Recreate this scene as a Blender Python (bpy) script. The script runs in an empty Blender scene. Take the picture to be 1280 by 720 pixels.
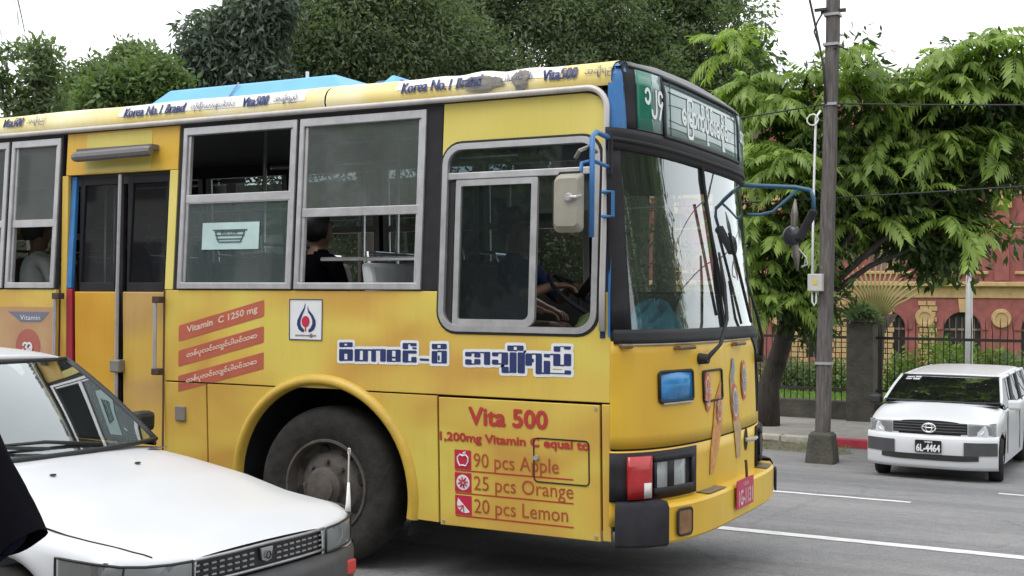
import bpy, bmesh, math, random
import numpy as np
from mathutils import Vector, Matrix, Euler
from mathutils.geometry import tessellate_polygon
R_ = math.radians
random.seed(7); RNG = np.random.default_rng(11)
SC = bpy.context.scene
COL = SC.collection

# ------------------------------------------------------------------ camera
cam = bpy.data.cameras.new('camera'); camo = bpy.data.objects.new('camera', cam); COL.objects.link(camo)
cam.sensor_width = 36; cam.lens = 1488.4/1280*36; cam.clip_start = .05; cam.clip_end = 3000
right = Vector((0.88573, 0.46413, 0.00856)); fwd = Vector((-0.46420, 0.88566, 0.01096)).normalized()
right = (right - fwd*right.dot(fwd)).normalized(); up = right.cross(fwd)
camo.matrix_world = Matrix(((right.x, up.x, -fwd.x, 2.5771), (right.y, up.y, -fwd.y, -6.0952), (right.z, up.z, -fwd.z, 1.6934), (0, 0, 0, 1)))
SC.camera = camo

# ------------------------------------------------------------------ overcast sky and sun
SUN_EL, SUN_AZ = R_(62), R_(200)
w = bpy.data.worlds.new('World'); SC.world = w; w.use_nodes = True
nt = w.node_tree; bg = nt.nodes['Background']
sky = nt.nodes.new('ShaderNodeTexSky'); sky.sky_type = 'NISHITA'; sky.sun_disc = False
sky.sun_elevation = SUN_EL; sky.sun_rotation = SUN_AZ; sky.dust_density = 4
mx = nt.nodes.new('ShaderNodeMix'); mx.data_type = 'RGBA'; mx.inputs['Factor'].default_value = .93
mx.inputs['B'].default_value = (13.5, 13.9, 14.4, 1)          # the even cloud layer
nt.links.new(sky.outputs[0], mx.inputs['A']); nt.links.new(mx.outputs['Result'], bg.inputs[0])
bg.inputs[1].default_value = .1
sun = bpy.data.lights.new('sun', 'SUN'); sun.energy = 1.1; sun.angle = R_(30); sun.color = (1, .97, .92)
suno = bpy.data.objects.new('sun', sun); COL.objects.link(suno)
suno.rotation_euler = Vector((math.sin(SUN_AZ)*math.cos(SUN_EL), math.cos(SUN_AZ)*math.cos(SUN_EL), math.sin(SUN_EL))).to_track_quat('Z', 'Y').to_euler()
vs = SC.view_settings; vs.view_transform = 'Standard'; vs.look = 'None'; vs.exposure = .35; vs.gamma = 1; vs.use_curve_mapping = False
SC.cycles.max_bounces = 7; SC.cycles.transparent_max_bounces = 16; SC.cycles.glossy_bounces = 3; SC.cycles.diffuse_bounces = 3
SC.cycles.sample_clamp_indirect = 6

# ------------------------------------------------------------------ helpers
def srgb(r, g, b):
    f = lambda c: (c/255/12.92 if c/255 <= .04045 else ((c/255+.055)/1.055)**2.4)
    return (f(r), f(g), f(b))

MATS = {}
def mat(name, col, rough=.6, metal=0, var=.12, scale=6, bump=0, bscale=60, spec=.5, col2=None, emit=0, coat=0, dirt=0, rvar=.1, stretch=(1, 1, 1)):
    if name in MATS: return MATS[name]
    m = bpy.data.materials.new(name); m.use_nodes = True; t = m.node_tree; N = t.nodes; L = t.links
    p = N['Principled BSDF']; p.inputs['Roughness'].default_value = rough; p.inputs['Metallic'].default_value = metal
    p.inputs['Specular IOR Level'].default_value = spec
    if coat: p.inputs['Coat Weight'].default_value = coat; p.inputs['Coat Roughness'].default_value = .08
    tc = N.new('ShaderNodeTexCoord'); mp = N.new('ShaderNodeMapping'); mp.inputs['Scale'].default_value = stretch
    L.new(tc.outputs['Object'], mp.inputs[0])
    nz = N.new('ShaderNodeTexNoise'); nz.inputs['Scale'].default_value = scale; nz.inputs['Detail'].default_value = 6; nz.inputs['Roughness'].default_value = .65
    L.new(mp.outputs[0], nz.inputs['Vector'])
    rp = N.new('ShaderNodeValToRGB'); rp.color_ramp.elements[0].position = .3; rp.color_ramp.elements[1].position = .7
    c2 = col2 or tuple(min(1, c*(1+var)) for c in col); c1 = col if col2 else tuple(c*(1-var) for c in col)
    rp.color_ramp.elements[0].color = (*c1, 1); rp.color_ramp.elements[1].color = (*c2, 1)
    L.new(nz.outputs['Fac'], rp.inputs[0]); out = rp.outputs[0]
    if dirt:
        n2 = N.new('ShaderNodeTexNoise'); n2.inputs['Scale'].default_value = 2.3; n2.inputs['Detail'].default_value = 9; n2.inputs['Roughness'].default_value = .75
        m2 = N.new('ShaderNodeMapping'); m2.inputs['Scale'].default_value = (2.2, 2.2, .6); L.new(tc.outputs['Object'], m2.inputs[0]); L.new(m2.outputs[0], n2.inputs['Vector'])
        r2 = N.new('ShaderNodeMapRange'); r2.inputs[1].default_value = .5; r2.inputs[2].default_value = .78; r2.inputs[4].default_value = dirt; L.new(n2.outputs['Fac'], r2.inputs[0])
        mm = N.new('ShaderNodeMix'); mm.data_type = 'RGBA'; L.new(r2.outputs[0], mm.inputs['Factor']); L.new(out, mm.inputs['A']); mm.inputs['B'].default_value = (.09, .075, .055, 1)
        out = mm.outputs['Result']
    L.new(out, p.inputs['Base Color'])
    rr = N.new('ShaderNodeMapRange'); rr.inputs[3].default_value = max(0.02, rough-rvar); rr.inputs[4].default_value = min(1, rough+rvar); L.new(nz.outputs['Fac'], rr.inputs[0]); L.new(rr.outputs[0], p.inputs['Roughness'])
    if bump:
        nb = N.new('ShaderNodeTexNoise'); nb.inputs['Scale'].default_value = bscale; nb.inputs['Detail'].default_value = 4; L.new(mp.outputs[0], nb.inputs['Vector'])
        bb = N.new('ShaderNodeBump'); bb.inputs['Strength'].default_value = bump; bb.inputs['Distance'].default_value = .02; L.new(nb.outputs['Fac'], bb.inputs['Height']); L.new(bb.outputs[0], p.inputs['Normal'])
    if emit: p.inputs['Emission Color'].default_value = (*col, 1); p.inputs['Emission Strength'].default_value = emit
    MATS[name] = m; return m

def glass(name, tint=(.8, .85, .85), refl=.5, rough=.02, haze=0, hazecol=(.4, .43, .43), ior=1.5, gain=1.6):
    """pane glass: fresnel mix of a clear tinted pane and a mirror, with dusty haze"""
    if name in MATS: return MATS[name]
    m = bpy.data.materials.new(name); m.use_nodes = True; t = m.node_tree; N = t.nodes; L = t.links
    for n in list(N):
        if n.type == 'BSDF_PRINCIPLED': N.remove(n)
    out = [n for n in N if n.type == 'OUTPUT_MATERIAL'][0]
    tr = N.new('ShaderNodeBsdfTransparent'); tr.inputs[0].default_value = (*tint, 1)
    gl = N.new('ShaderNodeBsdfGlossy'); gl.inputs['Roughness'].default_value = rough; gl.inputs[0].default_value = (.95, 1, 1, 1)
    fr = N.new('ShaderNodeFresnel'); fr.inputs[0].default_value = ior
    mu = N.new('ShaderNodeMath'); mu.operation = 'MULTIPLY_ADD'; mu.inputs[1].default_value = gain; mu.inputs[2].default_value = refl*.06; mu.use_clamp = True
    L.new(fr.outputs[0], mu.inputs[0])
    a = N.new('ShaderNodeMixShader'); L.new(mu.outputs[0], a.inputs[0]); L.new(tr.outputs[0], a.inputs[1]); L.new(gl.outputs[0], a.inputs[2])
    res = a
    if haze:
        df = N.new('ShaderNodeBsdfDiffuse'); df.inputs[0].default_value = (*hazecol, 1)
        tc = N.new('ShaderNodeTexCoord'); nz = N.new('ShaderNodeTexNoise'); nz.inputs['Scale'].default_value = 5; nz.inputs['Detail'].default_value = 5; L.new(tc.outputs['Object'], nz.inputs['Vector'])
        mr = N.new('ShaderNodeMapRange'); mr.inputs[1].default_value = .3; mr.inputs[2].default_value = .75; mr.inputs[3].default_value = haze*.85; mr.inputs[4].default_value = min(1, haze*1.12); L.new(nz.outputs['Fac'], mr.inputs[0])
        b = N.new('ShaderNodeMixShader'); L.new(mr.outputs[0], b.inputs[0]); L.new(a.outputs[0], b.inputs[1]); L.new(df.outputs[0], b.inputs[2]); res = b
    L.new(res.outputs[0], out.inputs[0]); MATS[name] = m; return m

def leafmat(name, c1, c2, rough=.55, trans=.35):
    m = bpy.data.materials.new(name); m.use_nodes = True; t = m.node_tree; N = t.nodes; L = t.links
    p = N['Principled BSDF']; p.inputs['Roughness'].default_value = rough; p.inputs['Specular IOR Level'].default_value = .35
    out = [n for n in N if n.type == 'OUTPUT_MATERIAL'][0]
    g = N.new('ShaderNodeNewGeometry'); tc = N.new('ShaderNodeTexCoord'); nz = N.new('ShaderNodeTexNoise'); nz.inputs['Scale'].default_value = .9; nz.inputs['Detail'].default_value = 3
    L.new(g.outputs['Position'], nz.inputs['Vector'])
    ad = N.new('ShaderNodeMath'); ad.operation = 'MULTIPLY_ADD'; ad.inputs[1].default_value = .55; L.new(g.outputs['Random Per Island'], ad.inputs[0]); 
    sb = N.new('ShaderNodeMath'); sb.operation = 'MULTIPLY_ADD'; sb.inputs[1].default_value = 1.3; sb.inputs[2].default_value = -.4; L.new(nz.outputs['Fac'], sb.inputs[0]); L.new(sb.outputs[0], ad.inputs[2])
    rp = N.new('ShaderNodeMix'); rp.data_type = 'RGBA'; L.new(ad.outputs[0], rp.inputs['Factor']); rp.inputs['A'].default_value = (*c1, 1); rp.inputs['B'].default_value = (*c2, 1)
    L.new(rp.outputs['Result'], p.inputs['Base Color'])
    tl = N.new('ShaderNodeBsdfTranslucent'); mh = N.new('ShaderNodeMix'); mh.data_type = 'RGBA'; mh.blend_type = 'MULTIPLY'; mh.inputs['Factor'].default_value = 1; L.new(rp.outputs['Result'], mh.inputs['A']); mh.inputs['B'].default_value = (1.0, 1.15, .5, 1)
    L.new(mh.outputs['Result'], tl.inputs[0])
    ms = N.new('ShaderNodeMixShader'); ms.inputs[0].default_value = trans; L.new(p.outputs[0], ms.inputs[1]); L.new(tl.outputs[0], ms.inputs[2]); L.new(ms.outputs[0], out.inputs[0])
    MATS[name] = m; return m

def tag(o, label=None, cat=None, group=None, kind=None):
    if label: o['label'] = label
    if cat: o['category'] = cat
    if group: o['group'] = group
    if kind: o['kind'] = kind
    return o
def empty(name, loc=(0, 0, 0), rz=0, label=None, cat=None, group=None):
    o = bpy.data.objects.new(name, None); COL.objects.link(o); o.location = loc; o.rotation_euler = (0, 0, rz); o.empty_display_size = .2
    return tag(o, label, cat, group)
def copy_tree(o, parent=None):
    c = o.copy(); COL.objects.link(c); c.parent = parent
    for ch in list(o.children): copy_tree(ch, c)
    return c

class MB:
    """collects shapes, then links them as one mesh object"""
    def __init__(s): s.v = []; s.f = []
    def add(s, vs, fs):
        b = len(s.v); s.v += [tuple(v) for v in vs]; s.f += [tuple(i+b for i in f) for f in fs]; return s
    def box(s, x0, x1, y0, y1, z0, z1):
        return s.add([(x0, y0, z0), (x1, y0, z0), (x1, y1, z0), (x0, y1, z0), (x0, y0, z1), (x1, y0, z1), (x1, y1, z1), (x0, y1, z1)],
                     [(3, 2, 1, 0), (4, 5, 6, 7), (0, 1, 5, 4), (1, 2, 6, 5), (2, 3, 7, 6), (3, 0, 4, 7)])
    def obox(s, c, sx, sy, sz, rot=(0, 0, 0)):
        M = Euler(rot).to_matrix(); c = Vector(c)
        vs = [c+M@Vector((a*sx/2, b*sy/2, d*sz/2)) for d in (-1, 1) for a, b in ((-1, -1), (1, -1), (1, 1), (-1, 1))]
        return s.add(vs, [(3, 2, 1, 0), (4, 5, 6, 7), (0, 1, 5, 4), (1, 2, 6, 5), (2, 3, 7, 6), (3, 0, 4, 7)])
    def tube(s, pts, r, n=8, cap=True):
        pts = [Vector(p) for p in pts]; rs = r if isinstance(r, (list, tuple)) else [r]*len(pts)
        b = len(s.v); prev = None
        for i, p in enumerate(pts):
            d = (pts[min(i+1, len(pts)-1)]-pts[max(i-1, 0)]).normalized()
            if prev is None: prev = d.orthogonal().normalized()
            u = (prev-d*prev.dot(d)); u = u.normalized() if u.length > 1e-6 else d.orthogonal().normalized(); prev = u; q = d.cross(u)
            for k in range(n):
                a = 2*math.pi*k/n; s.v.append(tuple(p+u*(rs[i]*math.cos(a))+q*(rs[i]*math.sin(a))))
        for i in range(len(pts)-1):
            for k in range(n):
                s.f.append((b+i*n+k, b+i*n+(k+1) % n, b+(i+1)*n+(k+1) % n, b+(i+1)*n+k))
        if cap:
            s.f.append(tuple(b+k for k in range(n))[::-1]); s.f.append(tuple(b+(len(pts)-1)*n+k for k in range(n)))
        return s
    def lathe(s, prof, c=(0, 0, 0), axis='y', n=40, closed=False):
        """prof: (radius, offset along axis)"""
        b = len(s.v); c = Vector(c)
        for r, h in prof:
            for k in range(n):
                a = 2*math.pi*k/n; p = (r*math.cos(a), h, r*math.sin(a)) if axis == 'y' else ((r*math.cos(a), r*math.sin(a), h) if axis == 'z' else (h, r*math.cos(a), r*math.sin(a)))
                s.v.append(tuple(c+Vector(p)))
        for i in range(len(prof)-1):
            for k in range(n): s.f.append((b+i*n+k, b+i*n+(k+1) % n, b+(i+1)*n+(k+1) % n, b+(i+1)*n+k))
        return s
    def grid(s, fn, us, vs_):
        b = len(s.v); nv = len(vs_)
        for u in us:
            for v in vs_: s.v.append(tuple(fn(u, v)))
        for i in range(len(us)-1):
            for j in range(nv-1): s.f.append((b+i*nv+j, b+(i+1)*nv+j, b+(i+1)*nv+j+1, b+i*nv+j+1))
        return s
    def poly(s, loops, fn, th=0, dirn=None):
        """2-D polygon with holes; fn maps (a,b)->point; extruded by th along dirn"""
        loops = [list(l) for l in loops]; pts = [p for l in loops for p in l]
        tris = tessellate_polygon([[Vector((p[0], p[1], 0)) for p in l] for l in loops])
        P = [Vector(fn(*p)) for p in pts]; b = len(s.v); n = len(P)
        s.v += [tuple(p) for p in P]; s.f += [tuple(b+i for i in t) for t in tris]
        if th:
            d = Vector(dirn)*th; s.v += [tuple(p+d) for p in P]; s.f += [tuple(b+n+i for i in t[::-1]) for t in tris]
            k = 0
            for l in loops:
                m = len(l)
                for i in range(m): s.f.append((b+k+i, b+k+(i+1) % m, b+n+k+(i+1) % m, b+n+k+i))
                k += m
        return s
    def build(s, name, m, parent=None, smooth=False, bevel=0, subs=0, fix=True, auto=None):
        me = bpy.data.meshes.new(name); me.from_pydata(s.v, [], s.f); me.validate(verbose=False)
        if fix:
            bm = bmesh.new(); bm.from_mesh(me); bmesh.ops.recalc_face_normals(bm, faces=bm.faces[:]); bm.to_mesh(me); bm.free()
        o = bpy.data.objects.new(name, me); COL.objects.link(o)
        for q in (m if isinstance(m, (list, tuple)) else [m]): me.materials.append(q)
        if smooth: me.polygons.foreach_set('use_smooth', [True]*len(me.polygons))
        if auto and smooth: me.set_sharp_from_angle(angle=R_(auto))
        if subs: md = o.modifiers.new('subsurf', 'SUBSURF'); md.levels = md.render_levels = subs
        if bevel:
            md = o.modifiers.new('bevel', 'BEVEL'); md.width = bevel; md.segments = 2; md.limit_method = 'ANGLE'; md.angle_limit = R_(50)
        if parent is not None: o.parent = parent
        return o

def npmesh(name, V, F, m, parent=None, smooth=False):
    """numpy verts (n,3) and quads/tris (k,3|4)"""
    me = bpy.data.meshes.new(name); n, k, q = len(V), len(F), F.shape[1]
    me.vertices.add(n); me.vertices.foreach_set('co', np.ascontiguousarray(V, dtype=np.float32).ravel())
    me.loops.add(k*q); me.loops.foreach_set('vertex_index', np.ascontiguousarray(F, dtype=np.int32).ravel())
    me.polygons.add(k); me.polygons.foreach_set('loop_start', np.arange(0, k*q, q, dtype=np.int32))
    me.update(calc_edges=True)
    if smooth: me.polygons.foreach_set('use_smooth', np.ones(k, bool))
    me.materials.append(m); o = bpy.data.objects.new(name, me); COL.objects.link(o)
    if parent is not None: o.parent = parent
    return o

def rrect(x0, x1, z0, z1, r, n=6):
    if not isinstance(r, (list, tuple)): r = [r]*4          # bl br tr tl
    out = []
    for (cx, cz, rr, a0) in ((x0+r[0], z0+r[0], r[0], 180), (x1-r[1], z0+r[1], r[1], 270), (x1-r[2], z1-r[2], r[2], 0), (x0+r[3], z1-r[3], r[3], 90)):
        if rr <= 0: out.append((cx, cz)); continue
        for i in range(n+1):
            a = R_(a0+90*i/n); out.append((cx+rr*math.cos(a), cz+rr*math.sin(a)))
    return out
def arc(cx, cz, r, a0, a1, n=12): return [(cx+r*math.cos(R_(a0+(a1-a0)*i/n)), cz+r*math.sin(R_(a0+(a1-a0)*i/n))) for i in range(n+1)]
def lin(a, b, n): return [a+(b-a)*i/n for i in range(n+1)]

def text2d(s, size=1, offset=0, res=3, align='LEFT'):
    """lettering as flat 2-D triangles: (verts, faces, width)"""
    c = bpy.data.curves.new('lettering', 'FONT'); c.body = s; c.size = size; c.offset = offset; c.resolution_u = res
    o = bpy.data.objects.new('lettering', c); COL.objects.link(o)
    dg = bpy.context.evaluated_depsgraph_get(); me = o.evaluated_get(dg).to_mesh()
    V = [(v.co.x, v.co.y) for v in me.vertices]; F = [tuple(p.vertices) for p in me.polygons]
    o.evaluated_get(dg).to_mesh_clear(); bpy.data.objects.remove(o); bpy.data.curves.remove(c)
    x0 = min(v[0] for v in V); x1 = max(v[0] for v in V); y0 = min(v[1] for v in V); y1 = max(v[1] for v in V)
    return V, F, (x0, x1, y0, y1)
def letter(mb, s, fn, x0, x1, z0, z1, bold=0, nb=6, step=.0002, capfit=None):
    """fit the string s into the rectangle x0..x1, z0..z1 and map it with fn(a,b,lift)"""
    V, F, (a0, a1, b0, b1) = text2d(s)
    if capfit: b0, b1 = capfit
    sx = (x1-x0)/(a1-a0); sz = (z1-z0)/(b1-b0)
    shifts = [(0, 0)] if not bold else [(bold*math.cos(2*math.pi*k/nb), bold*math.sin(2*math.pi*k/nb)) for k in range(nb)]
    for k, (dx, dz) in enumerate(shifts):
        mb.add([fn(x0+(v[0]-a0)*sx+dx, z0+(v[1]-b0)*sz+dz, k*step) for v in V], F)
    return mb
# ------------------------------------------------------------------ the place: ground, road, kerb
def gz(y): return 0 if y < 1 else (-.0667*(y-1) if y < 11.5 else -.7)
CAMP = Vector((2.5771, -6.0952, 1.6934))
def at(px, py, d):          # a place in the world d metres into the view
    return CAMP + (fwd + right*((px-640)/1488.4) - up*((py-360)/1488.4))*d

def asphalt():
    m = bpy.data.materials.new('asphalt'); m.use_nodes = True; t = m.node_tree; N = t.nodes; L = t.links; p = N['Principled BSDF']
    tc = N.new('ShaderNodeTexCoord')
    def nz(s, d, r=.6, st=(1, 1, 1)):
        mp = N.new('ShaderNodeMapping'); mp.inputs['Scale'].default_value = st; L.new(tc.outputs['Object'], mp.inputs[0])
        n = N.new('ShaderNodeTexNoise'); n.inputs['Scale'].default_value = s; n.inputs['Detail'].default_value = d; n.inputs['Roughness'].default_value = r; L.new(mp.outputs[0], n.inputs['Vector']); return n
    a = nz(.5, 6, .6, (.35, 1.2, 1)); b = nz(70, 3, .8); c = nz(9, 6, .7)
    r1 = N.new('ShaderNodeValToRGB'); r1.color_ramp.elements[0].position = .35; r1.color_ramp.elements[1].position = .68
    r1.color_ramp.elements[0].color = (.18, .18, .187, 1); r1.color_ramp.elements[1].color = (.275, .272, .27, 1); L.new(a.outputs[0], r1.inputs[0])
    r2 = N.new('ShaderNodeValToRGB'); r2.color_ramp.elements[0].position = .33; r2.color_ramp.elements[1].position = .75
    r2.color_ramp.elements[0].color = (.55, .55, .55, 1); r2.color_ramp.elements[1].color = (1.6, 1.6, 1.6, 1); L.new(b.outputs[0], r2.inputs[0])
    m1 = N.new('ShaderNodeMix'); m1.data_type = 'RGBA'; m1.blend_type = 'MULTIPLY'; m1.inputs['Factor'].default_value = .75; L.new(r1.outputs[0], m1.inputs['A']); L.new(r2.outputs[0], m1.inputs['B'])
    r3 = N.new('ShaderNodeValToRGB'); r3.color_ramp.elements[0].position = .3; r3.color_ramp.elements[1].position = .7
    r3.color_ramp.elements[0].color = (.8, .8, .8, 1); r3.color_ramp.elements[1].color = (1.15, 1.14, 1.12, 1); L.new(c.outputs[0], r3.inputs[0])
    m2 = N.new('ShaderNodeMix'); m2.data_type = 'RGBA'; m2.blend_type = 'MULTIPLY'; m2.inputs['Factor'].default_value = .8; L.new(m1.outputs['Result'], m2.inputs['A']); L.new(r3.outputs[0], m2.inputs['B'])
    st_ = nz(1.4, 5, .55, (.06, 1.6, 1)); r4 = N.new('ShaderNodeValToRGB'); r4.color_ramp.elements[0].position = .36; r4.color_ramp.elements[1].position = .66
    r4.color_ramp.elements[0].color = (.70, .70, .71, 1); r4.color_ramp.elements[1].color = (1.08, 1.08, 1.07, 1); L.new(st_.outputs[0], r4.inputs[0])
    m3 = N.new('ShaderNodeMix'); m3.data_type = 'RGBA'; m3.blend_type = 'MULTIPLY'; m3.inputs['Factor'].default_value = .42; L.new(m2.outputs['Result'], m3.inputs['A']); L.new(r4.outputs[0], m3.inputs['B'])
    vo = N.new('ShaderNodeTexVoronoi'); vo.feature = 'DISTANCE_TO_EDGE'; vo.inputs['Scale'].default_value = .55
    wv = N.new('ShaderNodeMix'); wv.data_type = 'VECTOR'; wv.inputs['Factor'].default_value = .22; L.new(tc.outputs['Object'], wv.inputs[4]); L.new(c.outputs['Color'], wv.inputs[5]); L.new(wv.outputs[1], vo.inputs['Vector'])
    cr = N.new('ShaderNodeMapRange'); cr.inputs[1].default_value = .0; cr.inputs[2].default_value = .012; cr.inputs[3].default_value = .55; cr.inputs[4].default_value = 1; L.new(vo.outputs['Distance'], cr.inputs[0])
    m4 = N.new('ShaderNodeMix'); m4.data_type = 'RGBA'; m4.blend_type = 'MULTIPLY'; m4.inputs['Factor'].default_value = .45; L.new(m3.outputs['Result'], m4.inputs['A']); L.new(cr.outputs[0], m4.inputs['B'])
    L.new(m4.outputs['Result'], p.inputs['Base Color']); p.inputs['Roughness'].default_value = .85; p.inputs['Specular IOR Level'].default_value = .3
    bb = N.new('ShaderNodeBump'); bb.inputs['Strength'].default_value = .6; bb.inputs['Distance'].default_value = .012; L.new(b.outputs[0], bb.inputs['Height']); L.new(bb.outputs[0], p.inputs['Normal'])
    return m
M_asph = asphalt()
M_soil = mat('soil', (.10, .085, .05), .95, var=.4, scale=9, bump=.9, bscale=25, col2=(.17, .15, .11))
M_lawn = mat('lawn', (.10, .18, .035), .9, scale=1.2, col2=(.21, .31, .075), bump=.8, bscale=25)
M_conc = mat('pavement concrete', (.30, .28, .25), .9, var=.2, scale=3, bump=.3, bscale=40, dirt=.4)
M_kerbw = mat('whitewashed kerb', (.52, .48, .40), .85, var=.2, scale=8, bump=.4, bscale=40, dirt=.6)
M_kerbr = mat('red painted kerb', (.42, .035, .055), .7, var=.25, scale=8, bump=.3, bscale=40, dirt=.45)
M_moss = mat('mossy concrete', (.038, .038, .03), .95, scale=4, col2=(.10, .092, .074), bump=.7, bscale=22, dirt=.5)
M_paint = mat('road paint', (.62, .62, .60), .8, scale=22, col2=(.76, .76, .74), bump=.6, bscale=70, dirt=.55)

ys = [-300, -60, 1, 2.5, 4, 5.5, 7, 8.5, 10, 11.5, 14.2, 18, 24, 37, 60, 200, 2500]
zg = lambda y: gz(y)-.012 if y < 18.05 else (-.45-.85*min(1, max(0, (y-18)/19))-.012)
MB().grid(lambda u, v: (u, v, zg(v)), [-1500, -60, 0, 60, 1500], ys).build('ground', M_soil)['kind'] = 'structure'
yr = [-9, -4, 0, 1] + [1+10.5*i/12 for i in range(1, 13)] + [13, 14.12]
MB().grid(lambda u, v: (u, v, gz(v)), lin(-90, 90, 20), yr).build('road', M_asph)['kind'] = 'structure'
MB().box(-90, 90, -9.4, -9.0, -.05, .13).build('kerb_opposite', M_kerbw)['kind'] = 'structure'
MB().box(-90, 90, -14, -9.4, -.05, .125).build('pavement_opposite', M_conc)['kind'] = 'structure'
# parking bay in front of the wall, then the pavement either side of it
bay = MB().grid(lambda u, v: (u, v, -.696), [-1.06, 3.4], [14.06, 15.5, 17.44]).build('parking_bay', M_asph); bay['kind'] = 'structure'
for nm, x0, x1 in (('pavement', -60, -1.10), ('pavement_beyond_bay', 3.42, 60)):
    o = MB().box(x0, x1, 14.28, 17.44, -.72, -.56).build(nm, M_conc); o['kind'] = 'structure'
kerb = empty('kerb'); kerb['kind'] = 'structure'
kx = -1.08; i = 0
while kx > -9:
    x0 = kx-.86; red = kx > -1.8
    o = MB().box(x0, kx-.012, 14.08+random.uniform(-.008, .008), 14.28, -.73, -.555+random.uniform(-.006, .006)).build('kerb_stone', M_kerbr if red else M_kerbw, kerb, bevel=.022); kx = x0
for yy in (14.6, 15.4, 16.2, 17.0):
    MB().box(-1.075, -.93, yy-.28, yy+.5-.08, -.73, -.556).build('kerb_stone', M_kerbr, kerb, bevel=.02)
def stripe(name, x0, x1, yc, wd):
    n = max(2, int((x1-x0)/.5))
    def f(u, v):
        j = .006*math.sin(u*23)+.004*math.sin(u*61+v*9)
        return (u, yc+v*wd/2+j, gz(yc+v*wd/2)+.004)
    o = MB().grid(f, lin(x0, x1, n*3), [-1, 1]).build(name, M_paint); o['kind'] = 'structure'
stripe('road_line', -40, 40, 3.42, .20)
stripe('lane_dash_line', -3.2, .47, 7.06, .14); stripe('lane_dash_line', 4.6, 8, 7.06, .11); stripe('lane_dash_line', -11, -7.4, 7.06, .11)
stripe('bay_line', 1.14, 3.6, 9.12, .13)
MB().grid(lambda u, v: (u, v, zg(v)+.02+.02*math.sin(u*1.3)*math.sin(v*.9)), lin(-60, 60, 60), [17.72]+lin(18.1, 60, 30)).build('lawn', M_lawn)['kind'] = 'structure'

# loose dirt and weeds along the gutter
def dirt_patch():
    mb = MB()
    for (cx, cy, rx, ry, h) in ((-3.1, 13.65, 1.5, .36, .10), (-2.1, 13.4, .8, .4, .04), (-4.6, 13.2, 1.5, .7, .09)):
        mb.grid(lambda u, v, cx=cx, cy=cy, rx=rx, ry=ry, h=h: (cx+rx*u*math.cos(v)*(1+.18*math.sin(3*v+cx)), cy+ry*u*math.sin(v)*(1+.2*math.sin(4*v)), -.703+h*(1-u*u)*(.75+.35*math.sin(5*v+u*9))), [0.01, .25, .5, .7, .85, .95, 1.02], lin(0, 2*math.pi, 30))
    o = mb.build('gutter_dirt', M_soil, smooth=True); tag(o, 'brown heap of dirt washed along the foot of the kerb', 'dirt', kind='stuff')
dirt_patch()
def tufts(name, n, area, zf, h, wd, m, label, cat):
    x = RNG.uniform(area[0], area[1], n); y = RNG.uniform(area[2], area[3], n); z = np.array([zf(a, b) for a, b in zip(x, y)])
    a = RNG.uniform(0, 6.28, n); hh = h*RNG.uniform(.4, 1.2, n); lx = RNG.normal(0, .4, n)*hh; ly = RNG.normal(0, .4, n)*hh; dx, dy = np.cos(a)*wd, np.sin(a)*wd
    V = np.stack([np.stack([x-dx, y-dy, z], 1), np.stack([x+dx, y+dy, z], 1), np.stack([x+lx, y+ly, z+hh], 1)], 1).reshape(-1, 3)
    o = npmesh(name, V, np.arange(n*3).reshape(-1, 3), m); tag(o, label, cat, kind='stuff'); return o
M_grass = leafmat('grass blades', (.07, .13, .025), (.20, .30, .07), .7, .3)
tufts('gutter_weeds', 700, (-4.9, -1.5, 12.9, 14.05), lambda a, b: -.67, .06, .008, M_grass, 'scattered low weeds growing in the dirt along the kerb', 'weeds')
tufts('lawn_grass', 26000, (-11, 5, 17.85, 30), lambda a, b: zg(b)+.02, .10, .012, M_grass, 'green grass of the lawn behind the iron fence', 'grass')

# ------------------------------------------------------------------ low wall, iron fence, gate pillar
o = MB().box(-60, 60, 17.44, 17.72, -.75, -.2).build('low_wall', M_moss, bevel=.02); tag(o, 'low dark mossy wall carrying the iron fence', 'wall')
M_iron = mat('black iron', (.025, .027, .03), .6, .3, var=.4, scale=20, col2=(.06, .045, .035))
fence = empty('iron_fence', (0, 0, 0), 0, 'black iron railing with thin upright bars on the low wall', 'fence')
for z, h in ((.02, .055), (1.04, .055)):
    MB().box(-30, 30, 17.565, 17.595, z-h/2, z+h/2).build('rail', M_iron, fence)
bar0 = None; k = 0; x = -6.4
while x < 4.6:
    if not (-2.46 < x < -1.8):
        if bar0 is None:
            mb = MB(); mb.tube([(0, 0, -.22), (0, 0, 1.07), (.006, -.02, 1.19), (.0, -.06, 1.29), (.0, -.055, 1.38), (0, -.02, 1.47)], [.0095, .0095, .0095, .009, .008, .002], 5)
            bar0 = mb.build('bar', M_iron, fence, smooth=True); o = bar0
        else: o = bar0.copy(); COL.objects.link(o)
        o.location = (x+random.uniform(-.006, .006), 17.58, 0); o.rotation_euler = (random.uniform(-.012, .012), random.uniform(-.012, .012), random.uniform(-.2, .2))
    x += .125
pil = empty('gate_pillar', (-2.1, 17.5, -.56), 0, 'square dark weathered concrete pillar standing in the iron fence', 'pillar')
MB().box(-.27, .23, -.26, .26, -.1, 1.90).build('shaft', M_moss, pil, bevel=.02)
MB().box(-.32, .28, -.31, .31, 1.90, 1.97).build('cap', M_moss, pil, bevel=.015)

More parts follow.
